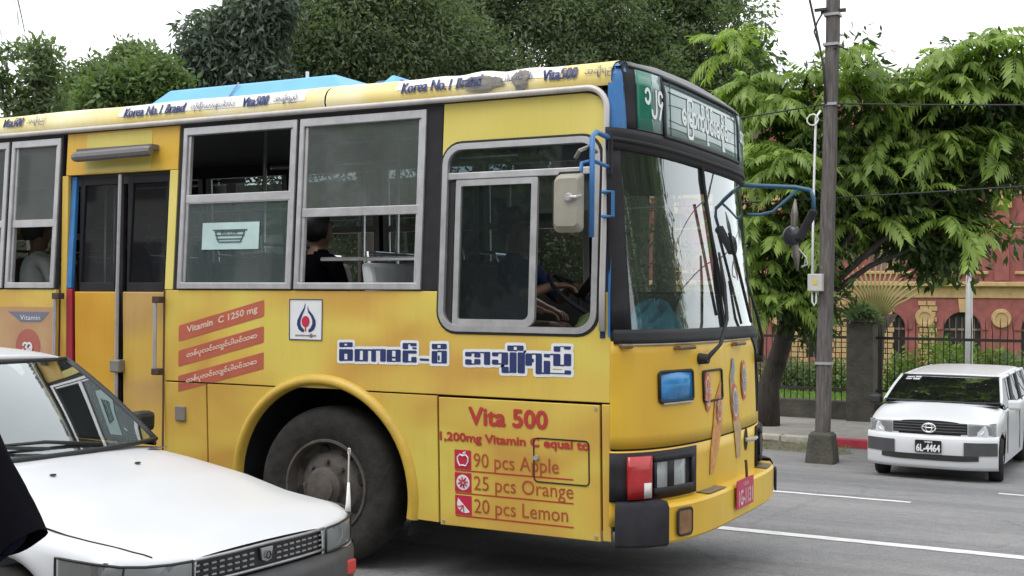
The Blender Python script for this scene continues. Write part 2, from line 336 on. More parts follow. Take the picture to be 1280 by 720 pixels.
# ------------------------------------------------------------------ red building beyond the lawn
M_red = mat('red limewash brick', (.29, .088, .085), .85, var=.25, scale=2.5, bump=.4, bscale=30, dirt=.3)
M_cream = mat('ochre stucco', (.50, .33, .17), .85, var=.2, scale=2.5, bump=.3, bscale=30, dirt=.35)
M_dark = mat('dark opening', (.02, .02, .022), .6, var=.3)
M_slate = mat('grey roof sheets', (.16, .15, .145), .7, var=.2, scale=1.5, dirt=.3)
M_lou = mat('grey shutter', (.24, .16, .15), .7, var=.2)
B0 = at(1203, 455, 45); brot = R_(13)
bld = empty('red_building', (B0.x, B0.y, -1.35), brot, 'old red and ochre colonial building with arched windows beyond the lawn', 'building')
BAY = 2.72; HL, HR = -16.0, 4.3
def win_holes():
    hs = []
    for k in range(-5, 2):
        c = k*BAY; hs.append([(c-.66, .95), (c+.66, .95), (c+.66, 2.11)] + arc(c, 2.11, .66, 0, 180, 12)[1:-1] + [(c-.66, 2.11)])
        hs.append([(c-.62, 4.35), (c+.62, 4.35), (c+.62, 6.0)] + arc(c, 6.0, .62, 0, 180, 12)[1:-1] + [(c-.62, 6.0)])
        hs.append([(c-.62, 8.7), (c+.62, 8.7), (c+.62, 10.4), (c-.62, 10.4)])
    return hs
MB().poly([[(HL, 0), (HR, 0), (HR, 11.2), (HL, 11.2)]] + win_holes(), lambda a, b: (a, 0, b), .35, (0, 1, 0)).build('wall', M_red, bld)
MB().box(HL, HR, 12, 12.3, 0, 11.2).build('rear_wall', M_red, bld)
MB().box(HL, HL+.3, .36, 12, 0, 11.2).box(HR-.3, HR, .36, 12, 0, 11.2).build('side_wall', M_red, bld)
for z0, z1, pr in ((3.3, 3.74, .06), (3.74, 3.92, .28), (7.2, 7.75, .08), (7.75, 8.0, .34), (10.85, 11.1, .12), (11.1, 11.35, .42), (.0, .5, .08), (4.2, 4.32, .1), (5.95, 6.08, .05)):
    mb = MB()
    if z0 in (4.2, 5.95):
        for k in range(-5, 2): MB().box(k*BAY-.9 if z0 == 4.2 else k*BAY+.66, k*BAY+.9 if z0 == 4.2 else (k+1)*BAY-.66, -pr, -.002, z0, z1).build('sill', M_cream, bld, bevel=.03)
    else: mb.box(HL-.1, HR+.1, -pr, -.002, z0, z1).build('ledge', M_cream, bld, bevel=.03)
for k in range(-5, 2):
    c = k*BAY
    for (zb, zt, hw, arch) in ((.95, 2.11, .66, 1), (4.35, 6.0, .62, 1), (8.7, 10.4, .62, 0)):
        lp = [(c-hw, zb), (c+hw, zb), (c+hw, zt)] + (arc(c, zt, hw, 0, 180, 12)[1:-1] if arch else []) + [(c-hw, zt)]
        wn = MB().poly([lp], lambda a, b: (a, .24, b)).build('window', M_dark if zb < 1 else M_lou, bld)
        mb = MB()
        for q in range(1, 6): mb.box(c-hw+q*2*hw/6-.015, c-hw+q*2*hw/6+.015, .19, .215, zb, zt+(.45 if arch else 0))
        mb.box(c-hw, c+hw, .18, .235, zt-.04, zt+.04).build('window_bar', M_lou if zb < 1 else M_cream, wn)
        if arch:
            a0 = arc(c, zt, hw+.26, 0, 180, 14); a1 = arc(c, zt, hw+.02, 180, 0, 14)
            MB().poly([a0+a1], lambda a, b: (a, -.05, b), .048, (0, 1, 0)).build('arch_ring', M_red, bld)
            MB().poly([[(c-.11, zt+hw+.0), (c+.11, zt+hw), (c+.17, zt+hw+.5), (c-.17, zt+hw+.5)]], lambda a, b: (a, -.09, b), .088, (0, 1, 0)).build('keystone', M_cream, bld)
    cc = c+BAY/2
    MB().lathe([(.0, -.06), (.2, -.06), (.22, -.10), (.34, -.10), (.36, -.002)], (cc, 0, 2.55), 'y', 24).build('roundel', M_cream, bld)
    for z0, z1 in ((3.95, 7.18), (8.02, 10.84)):
        MB().box(cc-.26, cc+.26, -.12, -.003, z0, z1-.5).build('pilaster', M_red, bld, bevel=.02)
        MB().box(cc-.34, cc+.34, -.2, -.004, z1-.5, z1-.02).box(cc-.42, cc+.42, -.26, -.005, z1-.16, z1-.0).build('capital', M_cream, bld, bevel=.03)
quoin0 = None
for col in (-6.2, -4.62, -3.0, -1.45):
    for r in range(13):
        for s in range(2):
            if quoin0 is None: quoin0 = MB().box(-.15, .15, -.05, -.004, 0, .17).build('quoin', M_cream, bld, bevel=.012); q = quoin0
            else: q = quoin0.copy(); COL.objects.link(q)
            q.location = (col+s*.32+(.06 if r % 2 else 0)+random.uniform(-.01, .01), random.uniform(-.012, 0), .55+r*.205)
mb = MB(); mb.add([(HL-.7, -.8, 11.36), (HR+.7, -.8, 11.36), (HR+.7, 13, 11.36), (HL-.7, 13, 11.36), (HL+6, 6, 12.5), (HR-6, 6, 12.5)], [(0, 1, 5, 4), (1, 2, 5), (2, 3, 4, 5), (3, 0, 4), (3, 2, 1, 0)]); mb.build('roof', M_slate, bld)
MB().poly([[(-4.4, 11.3), (-2.4, 11.3), (-3.2, 11.95)]], lambda a, b: (a, -.9, b), 3, (0, 1, 0)).build('gable', M_slate, bld)

# ------------------------------------------------------------------ utility pole, lamp post, wires
M_pole = mat('weathered pole', (.052, .048, .047), .9, scale=5, col2=(.17, .15, .14), bump=.7, bscale=16, stretch=(6, 6, .6), dirt=.5)
M_white = mat('white plastic pipe', (.72, .72, .70), .5, var=.08)
M_grey = mat('grey painted metal', (.33, .33, .33), .5, .2, var=.12)
PX, PY = -1.61, 12.02
pole = empty('utility_pole', (PX, PY, -.7), 0, 'tall weathered utility pole in a concrete footing beside the road', 'pole')
mb = MB(); ring = []
for z, hw in ((-.1, .225), (.1, .21), (.42, .175), (.46, .14)):
    ring.append([(-hw, -hw*.9, z), (hw, -hw*.9, z), (hw, hw*.9, z), (-hw, hw*.9, z)])
mb.add([p for r in ring for p in r], [(i*4+k, i*4+(k+1) % 4, i*4+4+(k+1) % 4, i*4+4+k) for i in range(3) for k in range(4)] + [(12, 13, 14, 15)]); mb.build('footing', M_moss, pole, bevel=.02)
n = 14; mb = MB(); vs_ = []
for i in range(n+1):
    z = .40+7.0*i/n; h = .098-.010*i/n; cx = .135*i/n+.006*math.sin(i*1.7); cy = .004*math.sin(i*2.3)
    vs_ += [(cx-h, cy-h*.8, z), (cx-h*.55, cy-h*1.05, z), (cx+h*.6, cy-h*1.05, z), (cx+h, cy-h*.75, z), (cx+h, cy+h, z), (cx-h, cy+h, z)]
mb.add(vs_, [(i*6+k, i*6+(k+1) % 6, i*6+6+(k+1) % 6, i*6+6+k) for i in range(n) for k in range(6)] + [tuple(n*6+k for k in range(6))]); mb.build('shaft', M_pole, pole)
MB().tube([(-.02, -.13, 5.3), (-.09, -.14, 5.2), (-.11, -.14, 4.4), (-.125, -.14, 3.5), (-.13, -.14, 2.8)], .018, 8).tube([(-.13, -.14, 2.6), (-.13, -.14, 2.42), (-.10, -.14, 2.36), (-.07, -.14, 2.42), (-.07, -.14, 2.6)], .014, 8).build('conduit', M_white, pole, smooth=True)
MB().tube([(-.13+.085*math.cos(a*.7), -.17-.01*(a % 3), 5.16+.085*math.sin(a*.7)) for a in range(30)], .011, 6).build('cable_coil', M_white, pole, smooth=True)
bx = MB().box(-.18, .04, -.24, -.11, 2.58, 2.84).build('meter_box', mat('box plastic', (.46, .45, .42), .5, var=.1), pole, bevel=.012)
MB().box(-.10, -.03, -.246, -.241, 2.68, 2.74).build('warning_mark', mat('yellow mark', (.6, .45, .05), .6), bx)
mb = MB()
for z in (5.4, 1.5, 6.75, 6.3): cx = .135*(z-.4)/7; mb.box(cx-.115, cx+.115, -.118, .115, z-.022, z+.018)
mb.build('metal_band', M_grey, pole)
MB().box(-.05, .32, -.05, .0, 6.78, 6.83).box(-.12, .06, -.16, -.1, 6.8, 6.84).tube([(.02, -.1, 6.82), (-.08, -.12, 6.65), (-.13, -.12, 6.5), (-.06, -.1, 6.3)], .015, 6).tube([(.35, -.02, 6.2), (.25, -.1, 6.25), (.15, -.1, 6.22)], .012, 6).build('bracket', M_iron, pole)
MB().tube([(-.36, -.35, 7.7), (-.2, -.25, 7.1), (-.08, -.18, 6.5), (.02, -.14, 5.95), (.05, -.13, 5.4)], .02, 6).build('stay_cable', M_iron, pole, smooth=True)
M_wire = mat('black cable', (.02, .02, .022), .6)
def wire(name, a, b, sag, label, r=.012):
    a, b = Vector(a), Vector(b); pts = []
    for i in range(25): t = i/24; p = a.lerp(b, t); p.z -= sag*4*t*(1-t); pts.append(p)
    tag(MB().tube(pts, r, 5).build(name, M_wire, smooth=True), label, 'wire')
top = Vector((PX+.1, PY-.1, 4.70))
wire('overhead_wire', top, (22, 13.5, 4.9), .5, 'thin wire strung from the utility pole across the red building')
wire('overhead_wire', top, (-22, 8.5, 3.4), .35, 'thin wire dropping from the utility pole towards the bus roof')
wire('overhead_wire', (-14, 11.2, 3.1), (16, 14.2, 4.35), .3, 'thin wire passing behind the utility pole through the leafy tree')
lp = empty('lamp_post', (*at(1211, 460, 34).to_tuple()[:2], -1.3), 0, 'slim grey metal post on the lawn before the red building', 'post')
MB().tube([(0, 0, 0), (0, 0, 1.2), (0, 0, 4.75)], [.13, .11, .085], 10).build('shaft', M_grey, lp, smooth=True)
MB().tube([(0, 0, 4.75), (0, 0, 4.82)], [.1, .09], 10).build('cap', M_grey, lp)

# ------------------------------------------------------------------ unseen additions: a building for reflections, a hedge to darken the bus windows
M_pale = mat('pale added facade', (.30, .29, .27), .85, var=.2, scale=1.2, dirt=.4)
sb_ = empty('mirrored_facade', (0, -22, 0), 0, 'plain pale three storey street building on the near side of the road', 'building')  # added behind the viewer, gives the side glass an even grey reflection
MB().box(-34, 30, -8, 0, 0, 9.5).build('wall', M_pale, sb_)
for fl in range(3):
    for k in range(20):
        MB().box(-33+3.15*k, -31.3+3.15*k, .0, .04, .9+3.1*fl, 2.6+3.1*fl).build('window', M_dark, sb_)
hd_ = empty('backdrop_hedge', (-24, 20.5, -.5), 0, 'dense dark green hedge along the far pavement behind the bus', 'hedge')  # added backdrop hidden by the bus, keeps bright sky out of its windows
# ------------------------------------------------------------------ trees and plants
M_bark = mat('dark bark', (.022, .018, .015), .95, scale=8, col2=(.065, .054, .045), bump=.8, bscale=14, stretch=(3, 3, .5))
def unit(v): return v/np.maximum(np.linalg.norm(v, axis=1, keepdims=True), 1e-9)
def leaf_cloud(cent, rad, per, size, aspect=.45, droop=.25, upb=.6):
    """diamond leaves gathered round clump centres"""
    n = len(cent)*per; C_ = np.repeat(cent, per, 0); Rr = np.repeat(rad, per)[:, None]
    d = unit(RNG.normal(size=(n, 3))); rr = RNG.uniform(0, 1, (n, 1))**.55
    P = C_+d*rr*Rr*np.array([1, 1, .8])
    ax = unit(d*.7+RNG.normal(size=(n, 3))*.8+np.array([0, 0, -droop])); nrm = unit(RNG.normal(size=(n, 3))*.75+d*.4+np.array([0, 0, upb]))
    sd = unit(np.cross(nrm, ax)); s = (size*RNG.uniform(.6, 1.35, (n, 1)))
    tip = ax*s; w_ = sd*s*aspect*.5; fold = nrm*s*.06
    V = np.stack([P, P+tip*.5+w_-fold, P+tip, P+tip*.5-w_-fold], 1).reshape(-1, 3)
    return V, np.arange(n*4).reshape(-1, 4)
def crown_clumps(c, r, n, shell=.55, zmin=-1):
    out = []
    while len(out) < n:
        d = RNG.normal(size=3); d /= np.linalg.norm(d); k = RNG.uniform(shell, 1)**.8*(RNG.uniform(1.05, 1.32) if RNG.random() < .14 else 1)
        if d[2] < zmin: continue
        out.append(np.array(c)+d*k*np.array(r)*(1+.16*math.sin(5*d[0]+3*d[2]+c[0])+.12*math.sin(9*d[1]+4*d[2])))
    return np.array(out)
def tree(name, label, base, lobes, lm, leaf, per, clr, cat='tree', group=None, trunk=.3, dens=1., droop=.25, aspect=.45, limbs=7, upb=.6, stuff=True):
    base = Vector(base); root = empty(name, base, 0, label, cat, group); cs = []
    for (c, r, n) in lobes: cs.append(crown_clumps(np.array(c)-np.array(base), r, int(n*dens)))
    cs = np.concatenate(cs); rad = clr*RNG.uniform(.55, 1.3, len(cs))
    V, F = leaf_cloud(cs, rad, per, leaf, aspect, droop, upb); o = npmesh('crown', V, F, lm, root)
    if stuff: o['kind'] = 'stuff'
    mb = MB(); ctr = Vector(cs.mean(0)); fork = Vector((ctr.x*.6, ctr.y*.6, max(.8, ctr.z*.55)))
    mb.tube([(0, 0, -.15), fork*.33+Vector((.05, 0, 0)), fork*.7, fork], [trunk*1.25, trunk, trunk*.85, trunk*.7], 9)
    mb.build('trunk', M_bark, root, smooth=True)
    lb = MB()
    for i in RNG.choice(len(cs), min(limbs, len(cs)), replace=False):
        t = Vector(cs[i]); m1 = fork.lerp(t, .5)+Vector((0, 0, .25)); lb.tube([fork*.95, m1, t], [trunk*.5, trunk*.3, .02], 6)
    lb.build('limbs', M_bark, root, smooth=True)
    return root
def lobe(px, py, d, rpx, n, ry=None, sq=1.0):
    p = at(px, py, d); r = rpx*d/1488.4; return (tuple(p), (r, r*.8, r*sq), n)
L_dark = leafmat('dark glossy leaves', (.048, .068, .052), (.15, .19, .145), .36, .32)
L_mid = leafmat('mid green leaves', (.085, .12, .068), (.21, .27, .14), .6, .5)
L_olive = leafmat('feathery olive leaves', (.095, .13, .080), (.225, .275, .16), .65, .5)
L_light = leafmat('light green leaves', (.075, .125, .045), (.19, .27, .10), .55, .4)
L_bright = leafmat('bright green fronds', (.10, .18, .032), (.42, .54, .15), .42, .5)
gb = 'trees standing across the road behind the bus'
def gbase(px, d): p = at(px, 300, d); return (p.x, p.y, -.6)
# tall feathery trees filling the sky behind the bus roof
tree('feathery_tree', 'tall feathery olive tree rising above the blue roof unit of the bus', gbase(470, 27), [lobe(395, 40, 26, 60, 40), lobe(450, 20, 26, 65, 42), lobe(520, 60, 27, 70, 46), lobe(440, 105, 27, 62, 32), lobe(480, -40, 27, 80, 28)], L_olive, .125, 360, .70, group=gb, trunk=.34, aspect=.4)
tree('feathery_tree', 'broad feathery olive tree with small sky gaps above the yellow roof edge', gbase(660, 29), [lobe(590, 25, 29, 70, 46), lobe(690, 60, 29, 62, 38), lobe(735, 20, 29, 62, 36), lobe(610, 95, 28, 56, 24), lobe(650, -45, 29, 90, 30)], L_olive, .125, 360, .70, group=gb, trunk=.36, aspect=.4)
tree('feathery_tree', 'darker feathery tree with an open edge beside the destination sign', gbase(830, 31), [lobe(800, 30, 31, 85, 62), lobe(885, 40, 31, 62, 34), lobe(800, 95, 30, 60, 26), lobe(880, 100, 31, 55, 22), lobe(820, -40, 31, 90, 30)], L_mid, .135, 340, .70, group=gb, trunk=.34, aspect=.4)
tree('mango_tree', 'dark glossy mango tree with drooping leaves behind the bus', gbase(300, 24), [lobe(310, 35, 24, 36, 22), lobe(275, 60, 24, 34, 18), lobe(300, 95, 24, 50, 34), lobe(250, 110, 24, 38, 20), lobe(225, 130, 24, 28, 10), lobe(335, 15, 24, 30, 12)], L_dark, .19, 300, .55, group=gb, trunk=.3, aspect=.32, droop=.9)
tree('bushy_tree', 'light green bushy tree in front of the dark mango tree', gbase(175, 22), [lobe(190, 104, 22, 30, 17), lobe(165, 118, 22, 26, 14), lobe(140, 130, 22, 30, 16), lobe(215, 124, 22, 30, 16), lobe(112, 140, 22, 20, 8)], L_light, .13, 260, .40, group=gb, trunk=.2)
tree('round_tree', 'round topped dark green tree behind the light green bushy one', gbase(110, 30), [lobe(112, 100, 30, 24, 12), lobe(95, 118, 30, 26, 13), lobe(130, 112, 30, 24, 12), lobe(158, 78, 31, 22, 10), lobe(182, 84, 31, 22, 9), lobe(90, 140, 30, 34, 14)], L_mid, .15, 240, .52, group=gb, trunk=.25)
tree('sparse_tree', 'thin open tree with sky showing between its twigs', gbase(50, 27), [lobe(52, 78, 27, 22, 8), lobe(40, 122, 27, 40, 14), lobe(15, 135, 27, 35, 10), lobe(5, 80, 27, 22, 5)], L_mid, .16, 130, .50, group=gb, trunk=.18)
# hidden street trees behind the viewer, seen only in the glass
gv = 'street trees on the near pavement'
for (x, y, h, r) in ((-4, -18, 5.2, 3.4), (3.5, -19, 5.8, 3.4), (11.5, -15.5, 5.0, 3.3), (24, -11, 7, 4), (34, -11, 8, 5), (47, -11, 9, 6), (-12, -18, 5.5, 3.4), (27, 16.5, 8, 4.5), (38, 16, 9, 5), (52, 16, 10, 6), (24, -10.5, 5, 4), (21, 18, 7, 4.5), (16.2, 18.5, 6.4, 4.5), (18, 22, 9, 5)):
    tree('street_tree', 'street tree on the near pavement mirrored in the bus glass', (x, y, .1), [((x, y, h), (r, r, r*.8), 70 if y > 0 or x > 20 else 40)], L_mid, .34+.02*r, 130, .32*r, group=gv, trunk=.2)

# ---- leafy tree over the fence, its long feather leaves made one by one
def frond_mesh(name, n, length, droop, lw, seed):
    rs = random.Random(seed); V = []; F = []; bend = lambda t: Vector((length*t*(1-.15*t*t), 0, length*(.16*t-droop*t*t)))
    for i in range(n):
        t = .12+.88*i/(n-1); p = bend(t); d = (bend(min(1, t+.03))-bend(t-.03)).normalized()
        for s in (-1, 1):
            ll = length*(.24+.10*math.sin(math.pi*min(1, t*1.05)))*rs.uniform(.85, 1.1)
            ax = (Vector((0, s, 0))*.78+d*.45+Vector((0, 0, -.45-.3*rs.random()))).normalized()
            sd = d*.8+Vector((0, 0, -.3)); sd = (sd-ax*sd.dot(ax)).normalized(); w_ = lw*rs.uniform(.85, 1.15)
            b = len(V); q = p+ax*.01; m1 = q+ax*ll*.45+Vector((0, 0, .01)); tp = q+ax*ll+Vector((0, 0, -ll*.18))
            V += [q, m1-sd*w_, tp, m1+sd*w_]; F += [(b, b+1, b+2, b+3)]
    b = len(V); tp = bend(1)
    V += [tp, tp+Vector((length*.12, lw, -.05)), tp+Vector((length*.28, 0, -.14)), tp+Vector((length*.12, -lw, -.05))]; F.append((b, b+1, b+2, b+3))
    ax_ = [bend(t) for t in (0, .25, .5, .75, 1)]
    for i in range(4):
        b = len(V); V += [ax_[i]+Vector((0, .006, 0)), ax_[i]-Vector((0, .006, 0)), ax_[i+1]-Vector((0, .004, 0)), ax_[i+1]+Vector((0, .004, 0))]; F.append((b, b+1, b+2, b+3))
    return np.array([tuple(v) for v in V]), np.array(F)
FR = [frond_mesh('frond', 9, .80, .50, .040, 1), frond_mesh('frond', 11, .96, .66, .038, 2), frond_mesh('frond', 7, .60, .40, .040, 3)]
tb = Vector((-3.45, 15.6, -.56))
lt = empty('leafy_street_tree', tb, 0, 'bright green tree with long feather leaves hanging over the fence and pole', 'tree')
tips = []; twig = MB(); inn = []
def add_lobe(px, py, d, rpx, n, dark=0):
    """a branch end carrying rosettes of feather leaves"""
    c = at(px, py, d)-tb; r = rpx*d/1488.4
    for _ in range(max(1, round(n/4.4))):
        dd = Vector(RNG.normal(size=3)).normalized(); q = c+Vector((dd.x*r, dd.y*r*.9, dd.z*r*.9))*RNG.uniform(.3, 1)
        y0 = random.uniform(0, 6.28); m = random.choice((5, 6, 6, 7))
        for j in range(m): tips.append((q, y0+j*6.283/m+random.gauss(0, .22), random.uniform(-.25, .62)))
        twig.tube([tuple(c-Vector((0, 0, .25))), tuple(c.lerp(q, .6)-Vector((0, 0, .06))), tuple(q)], [.022, .014, .007], 5)
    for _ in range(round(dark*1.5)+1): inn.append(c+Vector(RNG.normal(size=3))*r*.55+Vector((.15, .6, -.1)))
for a in ((925, 110, 20, 34, 24, 3), (980, 130, 19.5, 34, 24, 5), (930, 195, 19.5, 32, 24, 4), (985, 215, 19, 40, 36, 10), (975, 310, 19.2, 36, 30, 5), (1075, 110, 19, 24, 18, 4), (1120, 160, 19.5, 36, 26, 16), (1195, 105, 19, 36, 30, 10), (1250, 115, 19, 32, 24, 6), (1160, 205, 19.5, 46, 42, 34), (1095, 205, 19.5, 44, 36, 26), (1240, 170, 19.2, 26, 14, 3), (1165, 275, 19.5, 34, 16, 16), (1105, 265, 19.6, 34, 14, 14), (1065, 55, 18.5, 16, 6, 0), (1235, 55, 18.8, 24, 14, 1), (1175, 65, 19, 18, 8, 1), (1045, 270, 19.6, 24, 10, 8), (955, 365, 19.3, 28, 22, 4), (1000, 370, 19.2, 22, 14, 3), (940, 280, 19.4, 26, 16, 4), (915, 55, 20.5, 22, 12, 1), (1275, 70, 18.8, 20, 8, 0), (1005, 90, 19.6, 22, 12, 2), (1140, 115, 19.3, 26, 14, 5), (1035, 180, 19.6, 26, 14, 8), (1255, 215, 19.3, 14, 6, 0), (1235, 290, 19.2, 10, 5, 0)):
    add_lobe(*a)
base_m = []
for (V, F) in FR:
    o = npmesh('frond', V, F, L_bright, lt); base_m.append(o)
toc = (CAMP-tb)
front = sorted(range(len(tips)), key=lambda i: (tips[i][0]-toc).length)
sel = set(front[:285]); bulkV = []; bulkF = []; off = 0; used = [False]*3
for i, (q, yw, pt) in enumerate(tips):
    e = Euler((random.gauss(0, .2), -pt, yw)); s = random.uniform(.6, 1.0); k = i % 3
    if i in sel:
        if used[k]: o = base_m[k].copy(); COL.objects.link(o)
        else: o = base_m[k]; used[k] = True
        o.location = q; o.rotation_euler = e; o.scale = (s, s, s)
    else:
        M = np.array(e.to_matrix())*s; V, F = FR[k]; bulkV.append(V@M.T+np.array(q)); bulkF.append(F+off); off += len(V)
cc = np.array([tuple(c) for c in inn])      # inner leaves, the crown's shade put into their darker green
V, F = leaf_cloud(cc, np.full(len(cc), .5), 90, .19, .36, .9); o = npmesh('inner_leaves', V, F, leafmat('shade painted inner leaves', (.024, .048, .016), (.085, .14, .035), .5, .3), lt); o['kind'] = 'stuff'
if bulkV: o = npmesh('crown', np.concatenate(bulkV), np.concatenate(bulkF), L_bright, lt); o['kind'] = 'stuff'
twig.build('twigs', M_bark, lt, smooth=True)['kind'] = 'stuff'
fk = at(985, 405, 19.6)-tb
MB().tube([(0, 0, -.1), (.02, 0, .7), (.2, .05, 1.3), tuple(fk)], [.24, .2, .18, .15], 10).build('trunk', M_bark, lt, smooth=True)
mb = MB()
for (px, py, d) in ((940, 180, 19.8), (1000, 230, 19.2), (1080, 150, 19.2), (1140, 230, 19.5), (1200, 130, 19.3), (1250, 200, 19.3), (1190, 290, 19.5), (1060, 300, 19.6)):
    t = at(px, py, d)-tb; mb.tube([tuple(fk), tuple(fk.lerp(t, .5)+Vector((0, 0, .2))), tuple(t)], [.075, .045, .015], 6)
mb.build('limbs', M_bark, lt, smooth=True)

# ---- fan palm behind the pillar
M_stalk = mat('pale palm stalk', (.30, .33, .10), .6, var=.2, scale=3, col2=(.40, .28, .12))
pb = at(1094, 395, 23.5); pbz = -.75
fp = empty('fan_palm', (pb.x, pb.y, pbz), 0, 'traveller palm with a flat fan of pale stalks behind the concrete pillar', 'palm')
hz = pb.z-pbz
MB().tube([(0, 0, -.1), (0, 0, hz*.5), (0, 0, hz)], [.16, .15, .2], 9).build('trunk', M_bark, fp, smooth=True)
st0 = None; rr = right.copy(); rr.z = 0; rr.normalize()
for i in range(19):
    a = R_(-62+124*i/18); d = rr*math.sin(a)+Vector((0, 0, math.cos(a))); ln = .92+.12*math.cos(a)
    st = MB().tube([Vector((0, 0, hz-.15))+d*.02, Vector((0, 0, hz))+d*ln*.5, Vector((0, 0, hz))+d*ln], [.035, .024, .014], 5).build('stalk', M_stalk, fp, smooth=True)
    mb = MB(); q = Vector((0, 0, hz))+d*ln; sd = Vector((d.z*rr.x, d.z*rr.y, -d.dot(rr))).normalized(); sd = (sd*.5+Vector((-rr.y, rr.x, 0))*.8).normalized()
    L_ = 1.0; mb.add([q, q+d*L_*.3+sd*.13, q+d*L_*.75+sd*.12+Vector((0, 0, -.06)), q+d*L_+Vector((0, 0, -.2)), q+d*L_*.75-sd*.12+Vector((0, 0, -.06)), q+d*L_*.3-sd*.13], [(0, 1, 2, 3), (0, 3, 4, 5)]); mb.build('leaf', L_mid, st)
mb = MB()
for s in (-1, 1): mb.add([Vector((0, 0, hz-.5)), Vector((0, 0, hz-.5))+rr*s*.10-Vector((-rr.y, rr.x, 0))*-.1, Vector((0, 0, hz+.06))+rr*s*.46, Vector((0, 0, hz+.0))-Vector((-rr.y, rr.x, 0))*.12], [(0, 1, 2, 3)])
mb.build('sheath', mat('palm sheath', (.14, .09, .08), .8, col2=(.26, .22, .18)), fp)
# plants on the pillar top and shrubs along the building
def shrub(name, label, p, r, h, lm, per=140, leaf=.13, n=12, group=None):
    root = empty(name, p, 0, label, 'shrub', group); cs = crown_clumps((0, 0, h*.5), (r, r, h*.5), n, .3); V, F = leaf_cloud(cs, np.full(n, r*.5), per, leaf, .4, -.2); npmesh('foliage', V, F, lm, root)['kind'] = 'stuff'
    mb = MB(); [mb.tube([(0, 0, 0), tuple(c*.6), tuple(c)], [.02, .014, .006], 5) for c in cs[:6]]; mb.build('stem', M_bark, root)
shrub('wall_plant', 'small leafy plant growing on top of the concrete pillar', (-2.12, 17.5, 1.38), .34, .28, L_mid, 120, .12, 10)
L_shrub = leafmat('yellow green shrub leaves', (.07, .13, .025), (.20, .28, .06), .6, .35)
gs = 'shrubs planted along the foot of the red building'
SHL = iter(('dark rounded shrub before the ochre quoins beside the tree trunk', 'small light green shrub behind the fence by the fan palm', 'largest yellow green shrub before the arched window', 'light green shrub at the foot of the slim grey post', 'tall yellow green shrub between the grey post and the red pier', 'mid green shrub under the ochre roundel', 'low dark green shrub at the end arch of the red building', 'dark green shrub partly behind the bus mirror and tree trunk', 'low light green shrub between utility pole and concrete pillar'))
for (px, rp, h, lm) in ((1010, .9, 1.0, L_mid), (1128, .9, 1.2, L_light), (1175, 1.3, 1.7, L_shrub), (1212, .8, 1.1, L_light), (1232, 1.0, 1.5, L_shrub), (1252, .9, 1.2, L_mid), (1275, 1.0, 1.2, L_mid), (980, 1.0, 1.2, L_mid), (1045, .8, 1.0, L_light)):
    p = at(px, 455, 38+random.uniform(-1.5, 1.5)); shrub('garden_shrub', next(SHL), (p.x, p.y, -1.32), rp, h*1.1, lm, 150, .17, 14, gs)
# palm frond hanging in from above the left tree
pc = at(-34, -36, 9.5); pf = empty('coconut_palm', (pc.x, pc.y, 0), 0, 'palm whose drooping frond tip hangs below the white sky', 'palm')
b = Vector((pc.x, pc.y, 0)); mb = MB(); c0 = pc-b
MB().tube([(0, 0, 0), (-.1, 0, 2), (0, 0, c0.z+.15)], [.16, .12, .1], 9).build('trunk', M_bark, pf, smooth=True)
for (tx, ty, lz, ln) in ((.42*right.x, .42*right.y, -.80, 1), (.30*right.x, .30*right.y-.1, -.95, 1), (.3, -.5, -.3, 1), (-.7, .2, -.1, 1), (-.4, -.6, -.2, 1), (.2, .8, -.1, 1), (.5, .35, -.05, 1)):
    mb = MB(); p0 = Vector((0, 0, c0.z+.15)); pts = [p0+Vector((tx*t, ty*t, .25*math.sin(t*2.4)+lz*t*t)) for t in lin(0, 1, 10)]
    mb.tube(pts, [.018-.0014*i for i in range(11)], 5)
    for i in range(2, 11):
        for s in (-1, 1):
            d = (pts[i]-pts[i-1]).normalized(); sd = d.cross(Vector((0, 0, 1))).normalized()*s; q = pts[i]
            for k in range(2):
                q2 = q-d*k*.04; tpp = q2+sd*.09+d*.10+Vector((0, 0, -.12)); mb.add([q2, q2+(tpp-q2)*.5+d*.013, tpp, q2+(tpp-q2)*.5-d*.013], [(0, 1, 2, 3)])
    mb.build('frond', L_mid, pf)

V, F = leaf_cloud(np.stack([RNG.uniform(-26, 17.5, 700), RNG.uniform(-1.2, .6, 700), RNG.uniform(.3, 6.4, 700)], 1), np.full(700, .8), 110, .13, .45, .3); npmesh('foliage', V, F, leafmat('hedge leaves', (.016, .026, .012), (.045, .065, .03), .6, .2), hd_)['kind'] = 'stuff'
MB().box(-26, 16.2, -.3, .3, 0, 5.4).build('dark_core', mat('hedge core', (.02, .025, .012), .95), hd_)  # plain dark box filling the added hedge
